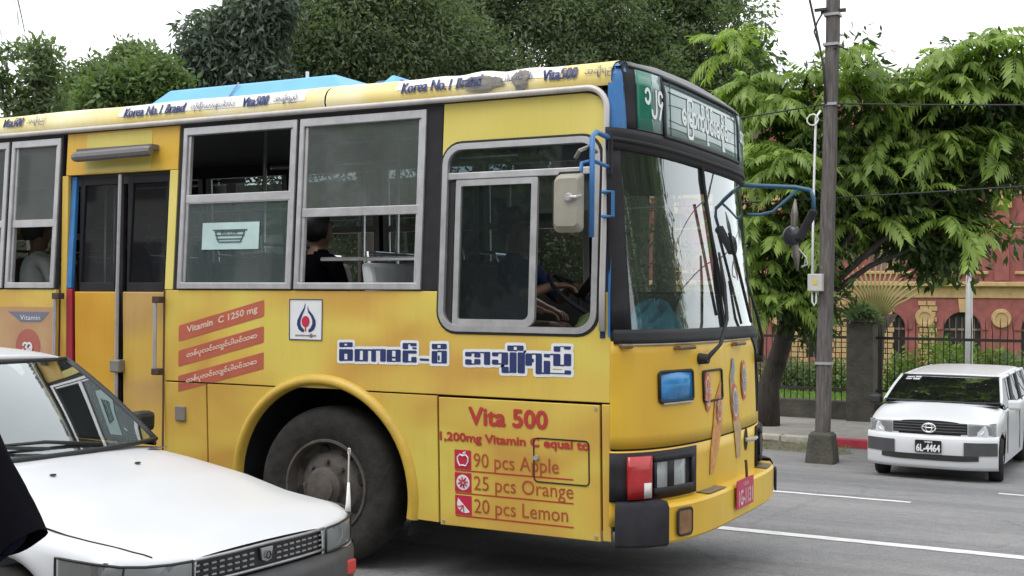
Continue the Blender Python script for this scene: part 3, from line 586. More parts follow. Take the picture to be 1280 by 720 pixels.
# ------------------------------------------------------------------ the bus
def body_paint(name, c1, c2, c3, sc=1.1, dirt=.25, rough=.38):
    """printed vinyl wrap with soft golden swirls, dust and scuffs"""
    m = bpy.data.materials.new(name); m.use_nodes = True; t = m.node_tree; N = t.nodes; L = t.links; p = N['Principled BSDF']
    tc = N.new('ShaderNodeTexCoord'); mp = N.new('ShaderNodeMapping'); mp.inputs['Scale'].default_value = (1, 1, 1.7); mp.inputs['Rotation'].default_value = (0, .35, 0); L.new(tc.outputs['Object'], mp.inputs[0])
    nz = N.new('ShaderNodeTexNoise'); nz.inputs['Scale'].default_value = sc; nz.inputs['Detail'].default_value = 1.5; nz.inputs['Distortion'].default_value = .8; L.new(mp.outputs[0], nz.inputs['Vector'])
    rp = N.new('ShaderNodeValToRGB'); e = rp.color_ramp.elements; e[0].position = .36; e[0].color = (*c1, 1); e[1].position = .66; e[1].color = (*c3, 1)
    k = e.new(.5); k.color = (*c2, 1); L.new(nz.outputs['Fac'], rp.inputs[0])
    n2 = N.new('ShaderNodeTexNoise'); n2.inputs['Scale'].default_value = 3; n2.inputs['Detail'].default_value = 10; n2.inputs['Roughness'].default_value = .8
    m2 = N.new('ShaderNodeMapping'); m2.inputs['Scale'].default_value = (5, 5, .45); L.new(tc.outputs['Object'], m2.inputs[0]); L.new(m2.outputs[0], n2.inputs['Vector'])
    r2 = N.new('ShaderNodeMapRange'); r2.inputs[1].default_value = .45; r2.inputs[2].default_value = .8; r2.inputs[4].default_value = dirt; L.new(n2.outputs['Fac'], r2.inputs[0])
    mm = N.new('ShaderNodeMix'); mm.data_type = 'RGBA'; L.new(r2.outputs[0], mm.inputs['Factor']); L.new(rp.outputs[0], mm.inputs['A']); mm.inputs['B'].default_value = (.14, .11, .07, 1)
    L.new(mm.outputs['Result'], p.inputs['Base Color'])
    rr = N.new('ShaderNodeMapRange'); rr.inputs[3].default_value = rough-.08; rr.inputs[4].default_value = rough+.2; L.new(n2.outputs['Fac'], rr.inputs[0]); L.new(rr.outputs[0], p.inputs['Roughness'])
    n3 = N.new('ShaderNodeTexNoise'); n3.inputs['Scale'].default_value = 2.2; n3.inputs['Detail'].default_value = 1; L.new(tc.outputs['Object'], n3.inputs['Vector'])
    bb = N.new('ShaderNodeBump'); bb.inputs['Strength'].default_value = .5; bb.inputs['Distance'].default_value = .035; L.new(n3.outputs['Fac'], bb.inputs['Height']); L.new(bb.outputs[0], p.inputs['Normal'])
    MATS[name] = m; return m
Y_side = body_paint('golden bus side wrap', (.56, .32, .062), (.63, .42, .075), (.67, .53, .10), 1.1, .12)
Y_front = body_paint('golden bus front paint', (.62, .36, .026), (.67, .415, .032), (.70, .47, .045), .8, .10)
Y_pale = body_paint('pale yellow panel', (.60, .49, .10), (.64, .53, .12), (.68, .57, .15), .9, .10)
Y_door = body_paint('deep yellow door', (.60, .30, .02), (.64, .36, .03), (.66, .42, .05), .8, .15)
Y_tan = body_paint('tan door wrap', (.46, .27, .09), (.52, .32, .10), (.62, .40, .07), 1.2, .2)
Y_cove = body_paint('cream yellow roof edge', (.76, .60, .20), (.82, .70, .34), (.88, .80, .55), 1.3, .18)
Y_trim = mat('yellow arch trim', (.55, .36, .05), .4, var=.1, scale=4, dirt=.35)
M_alu = mat('window aluminium', (.50, .49, .50), .35, .55, var=.12, scale=9, dirt=.3)
M_black = mat('black trim', (.012, .011, .014), .62, spec=.25, var=.25, scale=5, col2=(.028, .026, .031))
M_rub = mat('black rubber', (.014, .014, .015), .7, var=.3)
M_blue = mat('blue paint', (.035, .17, .42), .4, var=.15, scale=6, dirt=.3)
M_roofblue = mat('pale blue roof unit', (.16, .45, .80), .5, var=.08, scale=2, dirt=.15)
M_seam = mat('panel gap', (.02, .017, .012), .9)
M_int = mat('dull interior', (.05, .05, .05), .8, var=.2)
M_intl = mat('pale interior lining', (.12, .125, .125), .7, var=.12)
M_seat = mat('brown seat vinyl', (.085, .055, .04), .6, var=.25)
M_seat2 = mat('grey seat cover', (.42, .43, .43), .7, var=.15)
M_chrome = mat('chrome pole', (.7, .7, .72), .2, .9, var=.05)
G_haze = glass('dusty window glass', (.30, .34, .34), .9, .03, .24, (.30, .33, .32))
G_lower = glass('tinted window glass', (.42, .52, .52), .9, .03, .18, (.24, .31, .31))
G_drv = glass('dark tinted glass', (.20, .25, .27), .7, .02, .07, (.14, .17, .19))
G_ws = glass('windscreen glass', (.66, .74, .72), 1.0, .01, .04, (.4, .44, .44), 1.5, 1.6)
G_door = glass('door glass', (.22, .24, .28), .3, .03, .04, (.2, .2, .24), 1.4)
bus = empty('city_bus', (0, 0, 0), 0, 'yellow city bus wrapped in vitamin drink advertising, route sign over its windscreen', 'bus')
W_ = 2.45
def itp(z, T): return float(np.interp(z, [a for a, b in T], [b for a, b in T]))
YP = [(.3, .037), (1.13, 0), (1.75, 0), (2.88, .056), (3.0, .06)]
def yp(z): return itp(z, YP)
XC = [(.3, .31), (.9, .31), (1.47, .285), (1.53, .27), (2.55, .11), (2.62, .14), (3.0, .125), (3.06, .07), (3.1, -.05)]
XS = [(.3, 0), (1.5, 0), (2.6, -.04), (3.08, -.06), (3.1, -.1)]
def xf(y, z):
    v = min(1, abs((y-W_/2)/(W_/2))); return itp(z, XS)+(itp(z, XC)-itp(z, XS))*(1-v**3)**.6
def nf(y, z, off=0):
    """point on the curved bus front, moved out by off"""
    yy = min(max(y, .004), W_-.004); e = .003
    ty = Vector((xf(yy+e, z)-xf(yy-e, z), 2*e, 0)); tz = Vector((xf(yy, z+.01)-xf(yy, z-.01), 0, .02)); n_ = ty.cross(tz).normalized()
    return Vector((xf(y, z), y, z))+n_*off
def ysp(a, b, n):
    sa, sb = [math.asin(max(-1, min(1, (q-W_/2)/(W_/2)))) for q in (a, b)]
    return [W_/2+W_/2*math.sin(sa+(sb-sa)*i/n) for i in range(n+1)]
def front(name, m, ya, yb, za, zb, off=0, ny=24, nz=4, parent=None, th=.012):
    o = MB().grid(lambda a, b: nf(a, b, off), ysp(ya, yb, ny), lin(za, zb, nz)).build(name, m, parent or bus, smooth=True, fix=False)
    if th: md = o.modifiers.new('thickness', 'SOLIDIFY'); md.thickness = th; md.offset = -1
    return o
def fpoly(name, m, pts, off, parent, th=0):
    return MB().poly([pts], lambda a, b: nf(a, b, off)).build(name, m, parent, fix=False)
def side(name, loops, m, parent=None, off=0, th=.03, far=False, bevel=.004):
    if far: fn = lambda a, b: (a, W_-(yp(b)-off), b); d = (0, -1, 0)
    else: fn = lambda a, b: (a, yp(b)-off, b); d = (0, 1, 0)
    return MB().poly(loops, fn, th, d).build(name, m, parent or bus, bevel=bevel)
rect = lambda x0, x1, z0, z1: [(x0, z0), (x1, z0), (x1, z1), (x0, z1)]
sfn = lambda off: (lambda a, b, l=0: (a, yp(b)-off-l, b))
REAR = -9.6
# --- skirt
AX, AZ = -1.98, .50
arc_l = [(AX+.70*math.cos(R_(a)), AZ+.70*math.sin(R_(a))) for a in np.linspace(64.2, 191.5, 22)]
sk = [p for p in arc_l if p[1] <= 1.125]
left_arc = [p for p in [(AX+.70*math.cos(R_(a)), AZ+.70*math.sin(R_(a))) for a in np.linspace(116, 191, 18)]]
right_arc = [p for p in [(AX+.70*math.cos(R_(a)), AZ+.70*math.sin(R_(a))) for a in np.linspace(64, -10, 18)]]
side('skirt_panel', [[(-2.905, .40), (left_arc[-1][0], .365)] + left_arc[::-1] + [(left_arc[0][0], 1.124), (-2.905, 1.124)]], Y_side)
side('skirt_panel', [[(right_arc[-1][0], .37), (-1.118, .365), (-1.118, 1.124), (right_arc[0][0], 1.124)] + right_arc], Y_side)
hatch = side('front_hatch', [rect(-1.103, -.062, .355, 1.118)], Y_side, off=.004)
side('corner_strip', [rect(-.050, .0, .36, 1.124)], Y_side)
latchp = side('skirt_panel', [rect(-3.29, -2.918, .40, 1.124)], Y_side)
side('skirt_panel', [rect(-6.3, -4.34, .38, 1.124)], Y_side); side('skirt_panel', [rect(REAR, -7.6, .38, 1.124)], Y_side)
MB().box(-3.185, -3.095, -.006, .03, .865, .965).build('latch', mat('hatch latch', (.22, .20, .17), .5, .3, dirt=.4), latchp, bevel=.006)
# arch rim
mb = MB()
prof = [(.655, .03), (.66, -.022), (.675, -.034), (.70, -.03), (.722, -.004), (.724, .02)]
angs = lin(-11, 192, 40)
mb.grid(lambda a, k: (AX+prof[k][0]*math.cos(R_(a)), yp(AZ+prof[k][0]*math.sin(R_(a)))+prof[k][1], AZ+prof[k][0]*math.sin(R_(a))), angs, range(len(prof)))
mb.build('wheel_arch', Y_trim, bus, smooth=True, fix=False)
mb = MB(); mb.grid(lambda a, k: (AX+.69*math.cos(R_(a)), k, AZ+.69*math.sin(R_(a))), lin(-20, 200, 24), [.02, .75]); mb.box(AX-.7, AX+.7, .75, .78, .3, 1.2); mb.build('wheel_well', M_rub, bus)
mb = MB(); mb.grid(lambda a, k: (-6.95+.62*math.cos(R_(a)), k, .52+.62*math.sin(R_(a))), lin(-10, 190, 20), [.01, .75]); mb.build('wheel_well', M_rub, bus)
side('skirt_panel', [[(-7.59, .38)] + [(-6.95+.63*math.cos(R_(a)), .52+.63*math.sin(R_(a))) for a in np.linspace(191, -11, 24)] + [(-6.31, .38), (-6.31, 1.124), (-7.59, 1.124)]], Y_side)
# --- waist and driver panels
dwx0, dwx1, dwz0, dwz1, dr = -1.105, -.085, 1.515, 2.625, .12
low = [(-3.29, 1.133), (0, 1.133), (0, 1.748), (dwx1, 1.748)] + arc(dwx1-dr, dwz0+dr, dr, 0, -90, 6) + arc(dwx0+dr, dwz0+dr, dr, -90, -180, 6) + [(dwx0, 1.748), (-3.29, 1.748)]
waist = side('waist_panel', [low], Y_side, th=.035)
upp = [(dwx0, 1.752)] + arc(dwx0+dr, dwz1-dr, dr, 180, 90, 6) + arc(dwx1-dr, dwz1-dr, dr, 90, 0, 6) + [(dwx1, 1.752), (-.05, 1.752)] + arc(-.19, 2.735, .14, 0, 90, 6) + [(-1.118, 2.875), (-1.118, 1.752)]
side('driver_panel', [upp], Y_pale, th=.035)
side('waist_panel', [rect(REAR, -4.34, 1.133, 1.748)], Y_side)
# --- windows
def window_unit(x0, x1, zmid, lower, upper, far=False, mid_in=0):
    fr = side('window', [rect(x0, x1, 1.757, 2.852), rect(x0+.034, x1-.034, 1.80, 2.80)], M_alu, off=.014, th=.05, far=far, bevel=.005)
    side('sash', [rect(x0+.036, x1-.036, zmid-.028, zmid+.028)], M_alu, fr, off=.004, th=.03, far=far)
    side('sash', [rect(x0+.036, x0+.058, 1.802, 2.798)], M_alu, fr, off=0, th=.03, far=far); side('sash', [rect(x1-.058, x1-.036, 1.802, 2.798)], M_alu, fr, off=0, th=.03, far=far)
    for m, za, zb in ((lower, 1.802, zmid-.03), (upper, zmid+.03, 2.798)):
        if m: MB().poly([rect(x0+.06, x1-.06, za, zb)], (lambda a, b: (a, W_-yp(b)-.012, b)) if far else (lambda a, b: (a, yp(b)+.012, b))).build('pane', m, fr)
    return fr
W1 = (-3.175, -2.212); W2 = (-2.188, -1.235)
holes = [rect(a+.01, b-.01, 1.775, 2.835) for a, b in (W1, W2)]
side('window_surround', [rect(-3.215, -1.122, 1.752, 2.878)] + holes, M_black, th=.03)
w1 = window_unit(*W1, 2.365, G_lower, None); w2 = window_unit(*W2, 2.245, None, G_haze)
side('upper_bar', [rect(W1[0]+.04, W1[1]-.04, 2.33, 2.345)], M_alu, w1)
side('inner_bar', [rect(W2[0]+.07, W2[1]-.07, 2.68, 2.692)], M_alu, w2, off=-.02, th=.008)
side('inner_bar', [rect(W1[0]+.07, W1[1]-.07, 2.27, 2.282)], M_alu, w1, off=-.02, th=.008)
rear_w = [(-4.87, -4.355)] + [(-4.90-.95*k-.93, -4.90-.95*k) for k in range(5)]
side('window_surround', [rect(REAR, -4.34, 1.752, 2.878)] + [rect(a+.01, b-.01, 1.775, 2.835) for a, b in rear_w], M_black, th=.03)
for i, (a, b) in enumerate(rear_w): window_unit(a, b, 2.235 if i < 2 else 2.3, None if i % 2 == 0 else G_lower, G_haze)
# sticker on the lower pane
stk = MB().poly([rect(-2.985, -2.50, 2.02, 2.20)], lambda a, b: (a, yp(b)+.006, b)).build('window_sticker', mat('pale green sticker', (.42, .56, .55), .5, var=.1), w1)
mb = MB(); q = lambda a, b, l=0: (a, yp(b)+.003-l, b)
for (x0, z0, x1, z1) in ((-2.87, 2.14, -2.62, 2.14), (-2.87, 2.14, -2.84, 2.07), (-2.62, 2.14, -2.65, 2.07), (-2.84, 2.07, -2.65, 2.07), (-2.87, 2.115, -2.62, 2.115), (-2.86, 2.09, -2.64, 2.09), (-2.89, 2.15, -2.60, 2.15)):
    mb.tube([q(x0, z0), q(x1, z1)], .004, 4)
letter(mb, 'Bus Line', q, -2.82, -2.68, 2.12, 2.145); mb.build('sticker_print', mat('sticker ink', (.05, .09, .09), .6), stk)
# --- driver window
dw = side('driver_window', [rrect(dwx0-.004, dwx1+.004, dwz0-.004, dwz1+.004, dr), rrect(dwx0+.032, dwx1-.032, dwz0+.032, dwz1-.032, dr-.03)], M_alu, off=.012, th=.05, bevel=.006)
side('gasket', [rrect(dwx0-.02, dwx1+.02, dwz0-.02, dwz1+.02, dr+.015), rrect(dwx0-.002, dwx1+.002, dwz0-.002, dwz1+.002, dr)], M_rub, dw, off=.006, th=.02)
side('top_rail', [rect(dwx0+.03, dwx1-.03, 2.415, 2.455)], M_alu, dw, off=.002)
MB().poly([rect(dwx0+.02, dwx1-.02, 2.455, 2.60)], lambda a, b: (a, yp(b)+.015, b)).build('top_pane', G_drv, dw)
sash = side('sliding_sash', [rrect(-1.02, -.475, 1.545, 2.412, [.02, .06, .01, .01]), rrect(-.985, -.515, 1.585, 2.375, [.01, .04, .01, .01])], M_alu, dw, off=-.004, th=.025)
MB().poly([rect(-.99, -.51, 1.58, 2.38)], lambda a, b: (a, yp(b)+.02, b)).build('sliding_pane', G_drv, dw)
side('guide_channel', [rect(dwx0+.03, -1.03, 1.55, 2.41)], M_rub, dw, off=-.012, th=.02)
G_thin = glass('clear side glass', (.45, .52, .52), .6, .02, .04)
MB().poly([rect(-.47, dwx1-.03, 2.21, 2.41)], lambda a, b: (a, yp(b)+.03, b)).build('quarter_pane', G_thin, dw)
# --- door
door = empty('door'); door.parent = bus
side('door_header', [rect(-4.30, -3.225, 2.575, 2.875)], Y_door, th=.03)
side('header_patch', [rect(-4.1, -3.47, 2.585, 2.865)], Y_pale, off=.003, th=.003)
MB().tube([(-4.12, -.045, 2.69), (-4.08, -.05, 2.69), (-3.42, -.05, 2.70), (-3.39, -.045, 2.70)], [.03, .038, .038, .03], 10).box(-4.12, -3.40, -.03, .04, 2.715, 2.75).build('door_lamp', mat('grey lamp tube', (.16, .15, .15), .5, .2, dirt=.3), bus, smooth=False)
side('door_post', [rect(-3.295, -3.222, 1.752, 2.572)], Y_pale); side('door_post', [rect(-4.335, -4.275, .40, 2.572)], Y_side)
side('door_edge', [rect(-4.272, -4.222, 1.76, 2.57)], M_blue, off=-.03); side('door_edge', [rect(-4.272, -4.215, .45, 1.755)], mat('red door edge', (.35, .02, .04), .5, var=.1), off=-.03)
def leaf(x0, x1, m):
    lf = side('door_leaf', [rect(x0, x1, .45, 2.56), rect(x0+.05, x1-.05, 1.80, 2.50)], M_black, door, off=-.05, th=.03)
    side('lower_panel', [rect(x0+.012, x1-.012, .47, 1.735)], m, lf, off=-.038, th=.012, bevel=.006)
    MB().poly([rect(x0+.04, x1-.04, 1.79, 2.51)], lambda a, b: (a, yp(b)+.065, b)).build('door_pane', G_door, lf); return lf
l1 = leaf(-4.205, -3.775, Y_door); l2 = leaf(-3.735, -3.305, Y_tan)
MB().tube([(-3.755, .02, .47), (-3.755, .02, 1.76)], .014, 8).tube([(-3.755, .02, 1.76), (-3.755, .035, 2.56)], .012, 8).build('hinge_rod', M_alu, door)
MB().box(-3.80, -3.705, -.004, .06, 1.17, 1.26).build('door_latch', mat('worn steel', (.25, .24, .23), .45, .5, dirt=.5), door, bevel=.01)
for xx, zz in ((-3.335, (1.19, 1.68)), (-4.30, (1.22, 1.70))):
    MB().tube([(xx, .0, zz[1]), (xx, -.045, zz[1]), (xx, -.045, zz[0]), (xx, .0, zz[0])], .013, 8).build('grab_rail', M_alu, bus, smooth=False)
    for q in zz: MB().box(xx-.018, xx+.05, -.06, .0, q-.02, q+.025).build('rail_bracket', mat('rusty bracket', (.07, .04, .03), .8, var=.4), bus, bevel=.006)
MB().tube([(-3.292, -.002, .45), (-3.292, -.002, 1.75)], .007, 6).build('hinge_rust', mat('rust', (.12, .06, .03), .9, var=.4), bus)
# --- gutter rail and roof edge
rail = [(REAR, .025, 2.898)] + [(x, .028, 2.898) for x in lin(-9, -.22, 30)] + [(p[0], yp(p[1])-.022, p[1]) for p in arc(-.17, 2.775, .125, 90, 0, 8)] + [(-.043, yp(z)-.022, z) for z in (2.5, 2.1, 1.75, 1.53)]
MB().tube(rail, .018, 8).build('gutter_rail', mat('painted gutter', (.52, .49, .47), .45, .2, var=.1, scale=5, dirt=.45), bus, smooth=True)
cvp = [(.062, 2.912), (.05, 2.945), (.055, 2.985), (.075, 3.02), (.115, 3.05), (.18, 3.07), (.26, 3.08)]
def cov(a, k, l=0):
    i = min(int(k), len(cvp)-2); f = k-i; p0, p1 = cvp[i], cvp[i+1]; y = p0[0]+(p1[0]-p0[0])*f; z = p0[1]+(p1[1]-p0[1])*f; n_ = Vector((0, -(p1[1]-p0[1]), (p1[0]-p0[0]))).normalized()
    dent = .012*math.exp(-((a+.85)/.35)**2)*math.sin(a*19)+.004*math.sin(a*5.3)
    return Vector((a, y, z+dent*.4))+n_*(l+dent*.3)
MB().grid(lambda a, k: cov(a, k), lin(REAR, -2.005, 40), range(len(cvp))).build('roof_edge', Y_cove, bus, smooth=True, fix=False)
MB().grid(lambda a, k: cov(a, k), lin(-1.993, -.03, 40), range(len(cvp))).build('roof_edge', Y_cove, bus, smooth=True, fix=False)
rp_ = [(.26, 3.078), (.6, 3.115), (1.225, 3.135), (1.85, 3.115), (2.19, 3.078), (2.3, 3.05), (2.38, 3.0), (2.39, 2.91)]
MB().grid(lambda a, k: (a, rp_[k][0], rp_[k][1]), lin(REAR, -.03, 6), range(len(rp_))).build('roof', mat('grey roof skin', (.45, .44, .42), .6, dirt=.3), bus, smooth=True)
MB().grid(lambda a, k: (a, .2+k*.0, 0), [0, 1], [0, 1])
def hump(name, x0, x1, y0, y1, zb, zt, s, m):
    pts = [(x0, y0, zb), (x1, y0, zb), (x1, y1, zb), (x0, y1, zb), (x0+s, y0+.1, zt), (x1-s, y0+.1, zt), (x1-s, y1-.1, zt), (x0+s, y1-.1, zt)]
    return MB().add(pts, [(3, 2, 1, 0), (4, 5, 6, 7), (0, 1, 5, 4), (1, 2, 6, 5), (2, 3, 7, 6), (3, 0, 4, 7)]).build(name, m, bus, bevel=.02)
hp = hump('roof_unit', -4.08, -2.13, .52, 1.93, 3.09, 3.255, .22, M_roofblue)
MB().tube([(-3.25, .515, 3.09), (-3.18, .60, 3.258)], .006, 5).build('unit_joint', M_grey, hp)
MB().tube([(-2.64, .7, 3.25), (-2.64, .7, 3.31)], .012, 6).build('roof_pin', M_white, hp)
hump('roof_vent', -2.12, -1.80, .62, 1.4, 3.11, 3.20, .05, mat('dark blue vent', (.03, .10, .2), .5)); hump('vent_lid', -1.98, -1.82, .58, 1.44, 3.12, 3.222, .06, M_roofblue)
# --- far side
side('far_waist', [rect(REAR, 0, .38, 1.748)], Y_side, far=True)
far_w = [(-1.2-.98*k-.94, -1.2-.98*k) for k in range(8)]
side('far_surround', [rect(REAR, -.05, 1.752, 2.878)] + [rect(a+.01, b-.01, 1.775, 2.835) for a, b in far_w] + [rect(-1.05, -.2, 1.775, 2.5)], M_black, th=.03, far=True)
for i, (a, b) in enumerate(far_w): window_unit(a, b, 2.3, G_thin if i % 2 else None, G_thin, far=True)
MB().box(REAR-.03, REAR, .06, W_-.06, .45, 3.06).build('rear_wall', Y_side, bus)
# --- front
lowp = front('front_panel', Y_front, 0, W_, .878, 1.475, 0, 48, 8)
front('front_apron', Y_front, 0, W_, .45, .866, 0, 48, 6)
front('front_seam', M_seam, 0.01, W_-.01, .864, .880, -.006, 40, 1)
front('windscreen_base', M_rub, .004, W_-.004, 1.462, 1.54, .010, 48, 3)
front('base_trim', mat('pale sealant', (.45, .42, .36), .7, var=.3), .02, 1.75, 1.452, 1.464, .008, 40, 1)
front('windscreen', G_ws, .03, W_-.03, 1.535, 2.56, -.002, 48, 10, th=0)
front('windscreen_header', M_black, .0, W_, 2.545, 2.665, .012, 48, 4)
front('windscreen_header_rib', M_rub, .0, W_, 2.592, 2.612, .022, 48, 2)
front('windscreen_pillar', M_black, .0, .075, 1.53, 2.56, .006, 6, 8); front('windscreen_pillar', M_black, W_-.07, W_, 1.53, 2.56, .006, 6, 8)
MB().tube([nf(1.19, z, .008) for z in lin(1.54, 2.56, 8)], .013, 6).build('windscreen_divider', M_rub, bus)
# blue corner post and black surround of the sign box
front('corner_post', mat('dark blue post', (.016, .045, .10), .4, var=.2, scale=5), .0, .012, 1.49, 2.62, .004, 3, 8)
MB().grid(lambda z, k: (-.045+.075*k, yp(z)-.004+.02*k, z), lin(1.49, 2.66, 10), [-.2, .2, .5]).build('pillar_cover', mat('dark blue post', (0, 0, 0)), bus)
MB().grid(lambda z, k: (-.012+.014*k, yp(z)-.010, z), lin(1.50, 2.2, 6), [0, 1]).build('pillar_stripe', M_blue, bus)
cs_ = MB(); zz_ = lin(2.62, 3.06, 10)
def corner(z, k):      # round shoulder from the side wall to the sign box
    a = R_(90*k); y0 = yp(min(z, 2.9))+max(0, z-2.92)**2*4.5; x1 = xf(.13, z); return Vector((-.05+(x1+.05)*math.sin(a), y0+(.13-y0)*(1-math.cos(a)), z))
MB().grid(corner, lin(2.60, 3.035, 12), lin(0, 1, 8)).build('roof_corner', M_blue, bus, smooth=True, fix=False)
front('sign_surround', M_black, .10, W_-.05, 2.655, 3.045, .004, 44, 6)
front('roof_cap', mat('grey roof lip', (.12, .125, .125), .5, var=.2), .16, W_-.10, 3.025, 3.05, .012, 44, 4)
rz_ = lambda y: itp(min(y, W_-y), [(.05, 2.95), (.075, 3.02), (.115, 3.05), (.18, 3.068), (.26, 3.08), (.6, 3.115), (1.225, 3.135)])
def rfront(a, k):
    p = nf(a, min(3.045, rz_(a)-.01), .006); q = Vector((-.035, a, rz_(a))); t = p.lerp(q, k); t.z = max(p.z, q.z-.01)*(1-(1-k)**3)+p.z*(1-k)**3; return t
MB().grid(rfront, ysp(.085, .32, 8), lin(0, 1, 8)).build('roof_shoulder', M_blue, bus, smooth=True, fix=False); MB().grid(rfront, ysp(.32, W_-.12, 20), lin(0, 1, 8)).build('roof_front', MATS['grey roof lip'], bus, smooth=True, fix=False)
# destination sign
M_sign = mat('sign glass', (.24, .33, .325), .12, var=.1, scale=3, spec=.6)
M_green = mat('green sign band', (.02, .17, .11), .2, var=.1)
M_lett = mat('white lettering', (.78, .82, .80), .5, var=.04)
sg = front('route_sign', M_sign, .50, 1.965, 2.668, 3.012, .010, 30, 4)
ffn = lambda off: (lambda a, b, l=0: nf(a, b, off+l))
front('sign_frame', M_rub, .50, 1.965, 3.0, 3.02, .018, 30, 1, sg); front('sign_frame', M_rub, .50, 1.965, 2.658, 2.676, .018, 30, 1, sg)
front('sign_frame', M_rub, .485, .515, 2.66, 3.02, .018, 3, 4, sg); front('sign_frame', M_rub, 1.945, 1.98, 2.66, 3.02, .018, 3, 4, sg)
mb = MB(); letter(mb, 'ေြမာက်ပိုင်းခရိုင်', ffn(.013), .76, 1.66, 2.70, 2.945, bold=.006, nb=6); mb.build('sign_lettering', M_lett, sg, fix=False)
mb = MB()
for z in (2.94, 2.86, 2.77, 2.72): mb.tube([nf(y, z+.006*math.sin(y*9+z*40), .012) for y in lin(.56, 1.9, 16)], .0022, 4)
for y in (.585, 1.86): mb.tube([nf(y, z, .012) for z in lin(2.68, 3.0, 5)], .003, 4)
mb.build('sign_wires', mat('sign wire', (.06, .09, .09), .6), sg)
sl = front('number_sign', M_sign, .205, .475, 2.675, 3.01, .010, 10, 4); front('green_band', M_green, .205, .365, 2.677, 3.008, .0125, 8, 4, sl)
mb = MB(); letter(mb, '၁၂၄', ffn(.016), .275, .475, 2.755, 2.92, bold=.005, nb=5); mb.build('number_lettering', M_lett, sl, fix=False)
sr = front('side_sign', M_sign, 2.0, 2.33, 2.675, 3.0, .010, 10, 4)
mb = MB(); letter(mb, 'အထူး', ffn(.016), 2.02, 2.26, 2.76, 2.90, bold=.005, nb=5); mb.build('side_lettering', M_lett, sr, fix=False)
# headlamp units
M_lens = glass('headlamp lens', (.9, .93, .95), .6, .05, .25, (.75, .77, .77))
M_refl = mat('lamp reflector', (.85, .86, .87), .35, .7, var=.12, scale=25)
M_redl = mat('red lamp', (.42, .018, .02), .25, var=.15, scale=18, coat=.4)
for mir in (0, 1):
    fl = (lambda a: W_-a) if mir else (lambda a: a)
    def fr2(name, m, ya, yb, za, zb, off, ny=8, nz=2, parent=None, th=.01): a, b = sorted((fl(ya), fl(yb))); return front(name, m, a, b, za, zb, off, ny, nz, parent, th)
    bz = fr2('headlamp_unit', M_black, .0, .605, .588, .858, .012, 20, 3)
    for (ya, yb, za, zb) in ((.185, .545, .80, .835), (.185, .545, .615, .655), (.185, .20, .655, .80), (.285, .335, .655, .80), (.52, .545, .655, .80)):
        fr2('lamp_frame', M_black, ya, yb, za, zb, .030, 8, 1, bz, .02)
    for (ya, yb) in ((.20, .285), (.335, .45)):
        fr2('reflector', M_refl, ya, yb, .655, .80, .016, 4, 2, bz); fr2('lens', M_lens, ya, yb, .655, .80, .024, 4, 2, bz, 0)
    fr2('indicator_lamp', M_redl, .045, .165, .602, .838, .034, 8, 3, bz, .03)
    fr2('white_reflector', mat('white lens', (.6, .58, .55), .3), .118, .160, .606, .69, .037, 4, 1, bz, .01)
# bumper
def xb(y): v = min(1, abs((y-W_/2)/1.262)); return -.01+.405*(1-v**4)**.5
def bump(name, m, ya, yb, prof_, parent=None, ny=24):
    ysn = [W_/2+1.262*math.sin(q) for q in lin(math.asin((ya-W_/2)/1.262), math.asin((yb-W_/2)/1.262), ny)]
    def f(y, k):
        e = .002; d = Vector((xb(y+e)-xb(y-e), 2*e)); n_ = Vector((d.y, -d.x)).normalized(); o_, z = prof_[k]; return (xb(y)+n_.x*o_, y+n_.y*o_, z)
    return MB().grid(f, ysn, range(len(prof_))).build(name, m, parent or bus, smooth=True, fix=False, auto=35)
pf_ = [(-.12, .355), (-.012, .355), (0, .37), (0, .555), (-.012, .572), (-.14, .578)]
bmp = bump('bumper', Y_front, .172, W_-.172, pf_, ny=30)
pc_ = [(-.12, .345), (-.0, .345), (.014, .36), (.014, .56), (-.004, .59), (-.14, .598)]
for ya, yb in ((-.030, .17), (W_-.17, W_+.030)): bump('bumper_corner', M_black, ya, yb, pc_, bus, 14)
MB().box(-.20, .02, .0, .03, .36, .59).build('bumper_return', M_black, bus, bevel=.01) if False else None
bump('bumper_tread', mat('worn tread plate', (.20, .17, .12), .7, .3, var=.3, scale=30, dirt=.5), .62, .93, [(-.11, .582), (-.012, .579)], bmp); bump('bumper_tread', MATS['worn tread plate'], 1.85, 2.1, [(-.11, .582), (-.012, .579)], bmp)
def on_bump(pts, off): return [Vector((xb(a)+off, a, b)) for a, b in pts]
for yc in (.285, W_-.285):
    lo = on_bump(rrect(yc-.055, yc+.055, .40, .535, .02), .020); mb = MB(); mb.add(lo, [tuple(range(len(lo)))]); la = mb.build('bumper_lamp', mat('dirty amber lens', (.22, .11, .045), .4, var=.3, scale=20), bmp)
    mb = MB(); mb.tube(on_bump(rrect(yc-.06, yc+.06, .395, .54, .022)+[rrect(yc-.06, yc+.06, .395, .54, .022)[0]], .017), .008, 6); mb.build('lamp_rim', M_rub, la)
# number plate
pl = MB().poly([rrect(1.02, 1.37, .425, .60, .012)], lambda a, b: (.418, a, b), .006, (-1, 0, 0)).build('number_plate', mat('red number plate', (.50, .018, .075), .35, var=.08, scale=12, dirt=.2), bmp)
mb = MB(); pfn = lambda a, b, l=0: (.4195+l, a, b); letter(mb, '1G-1131', pfn, 1.05, 1.34, .445, .535, bold=.003, nb=4); letter(mb, 'YGN', pfn, 1.14, 1.25, .555, .58); mb.build('plate_lettering', mat('pale plate paint', (.75, .55, .60), .5), pl, fix=False)
MB().tube([(.40, 1.28, .59), (.395, 1.28, .68), (.39, 1.285, .70)], .010, 6).build('plate_stay', mat('rusty bracket', (0, 0, 0)), bmp)
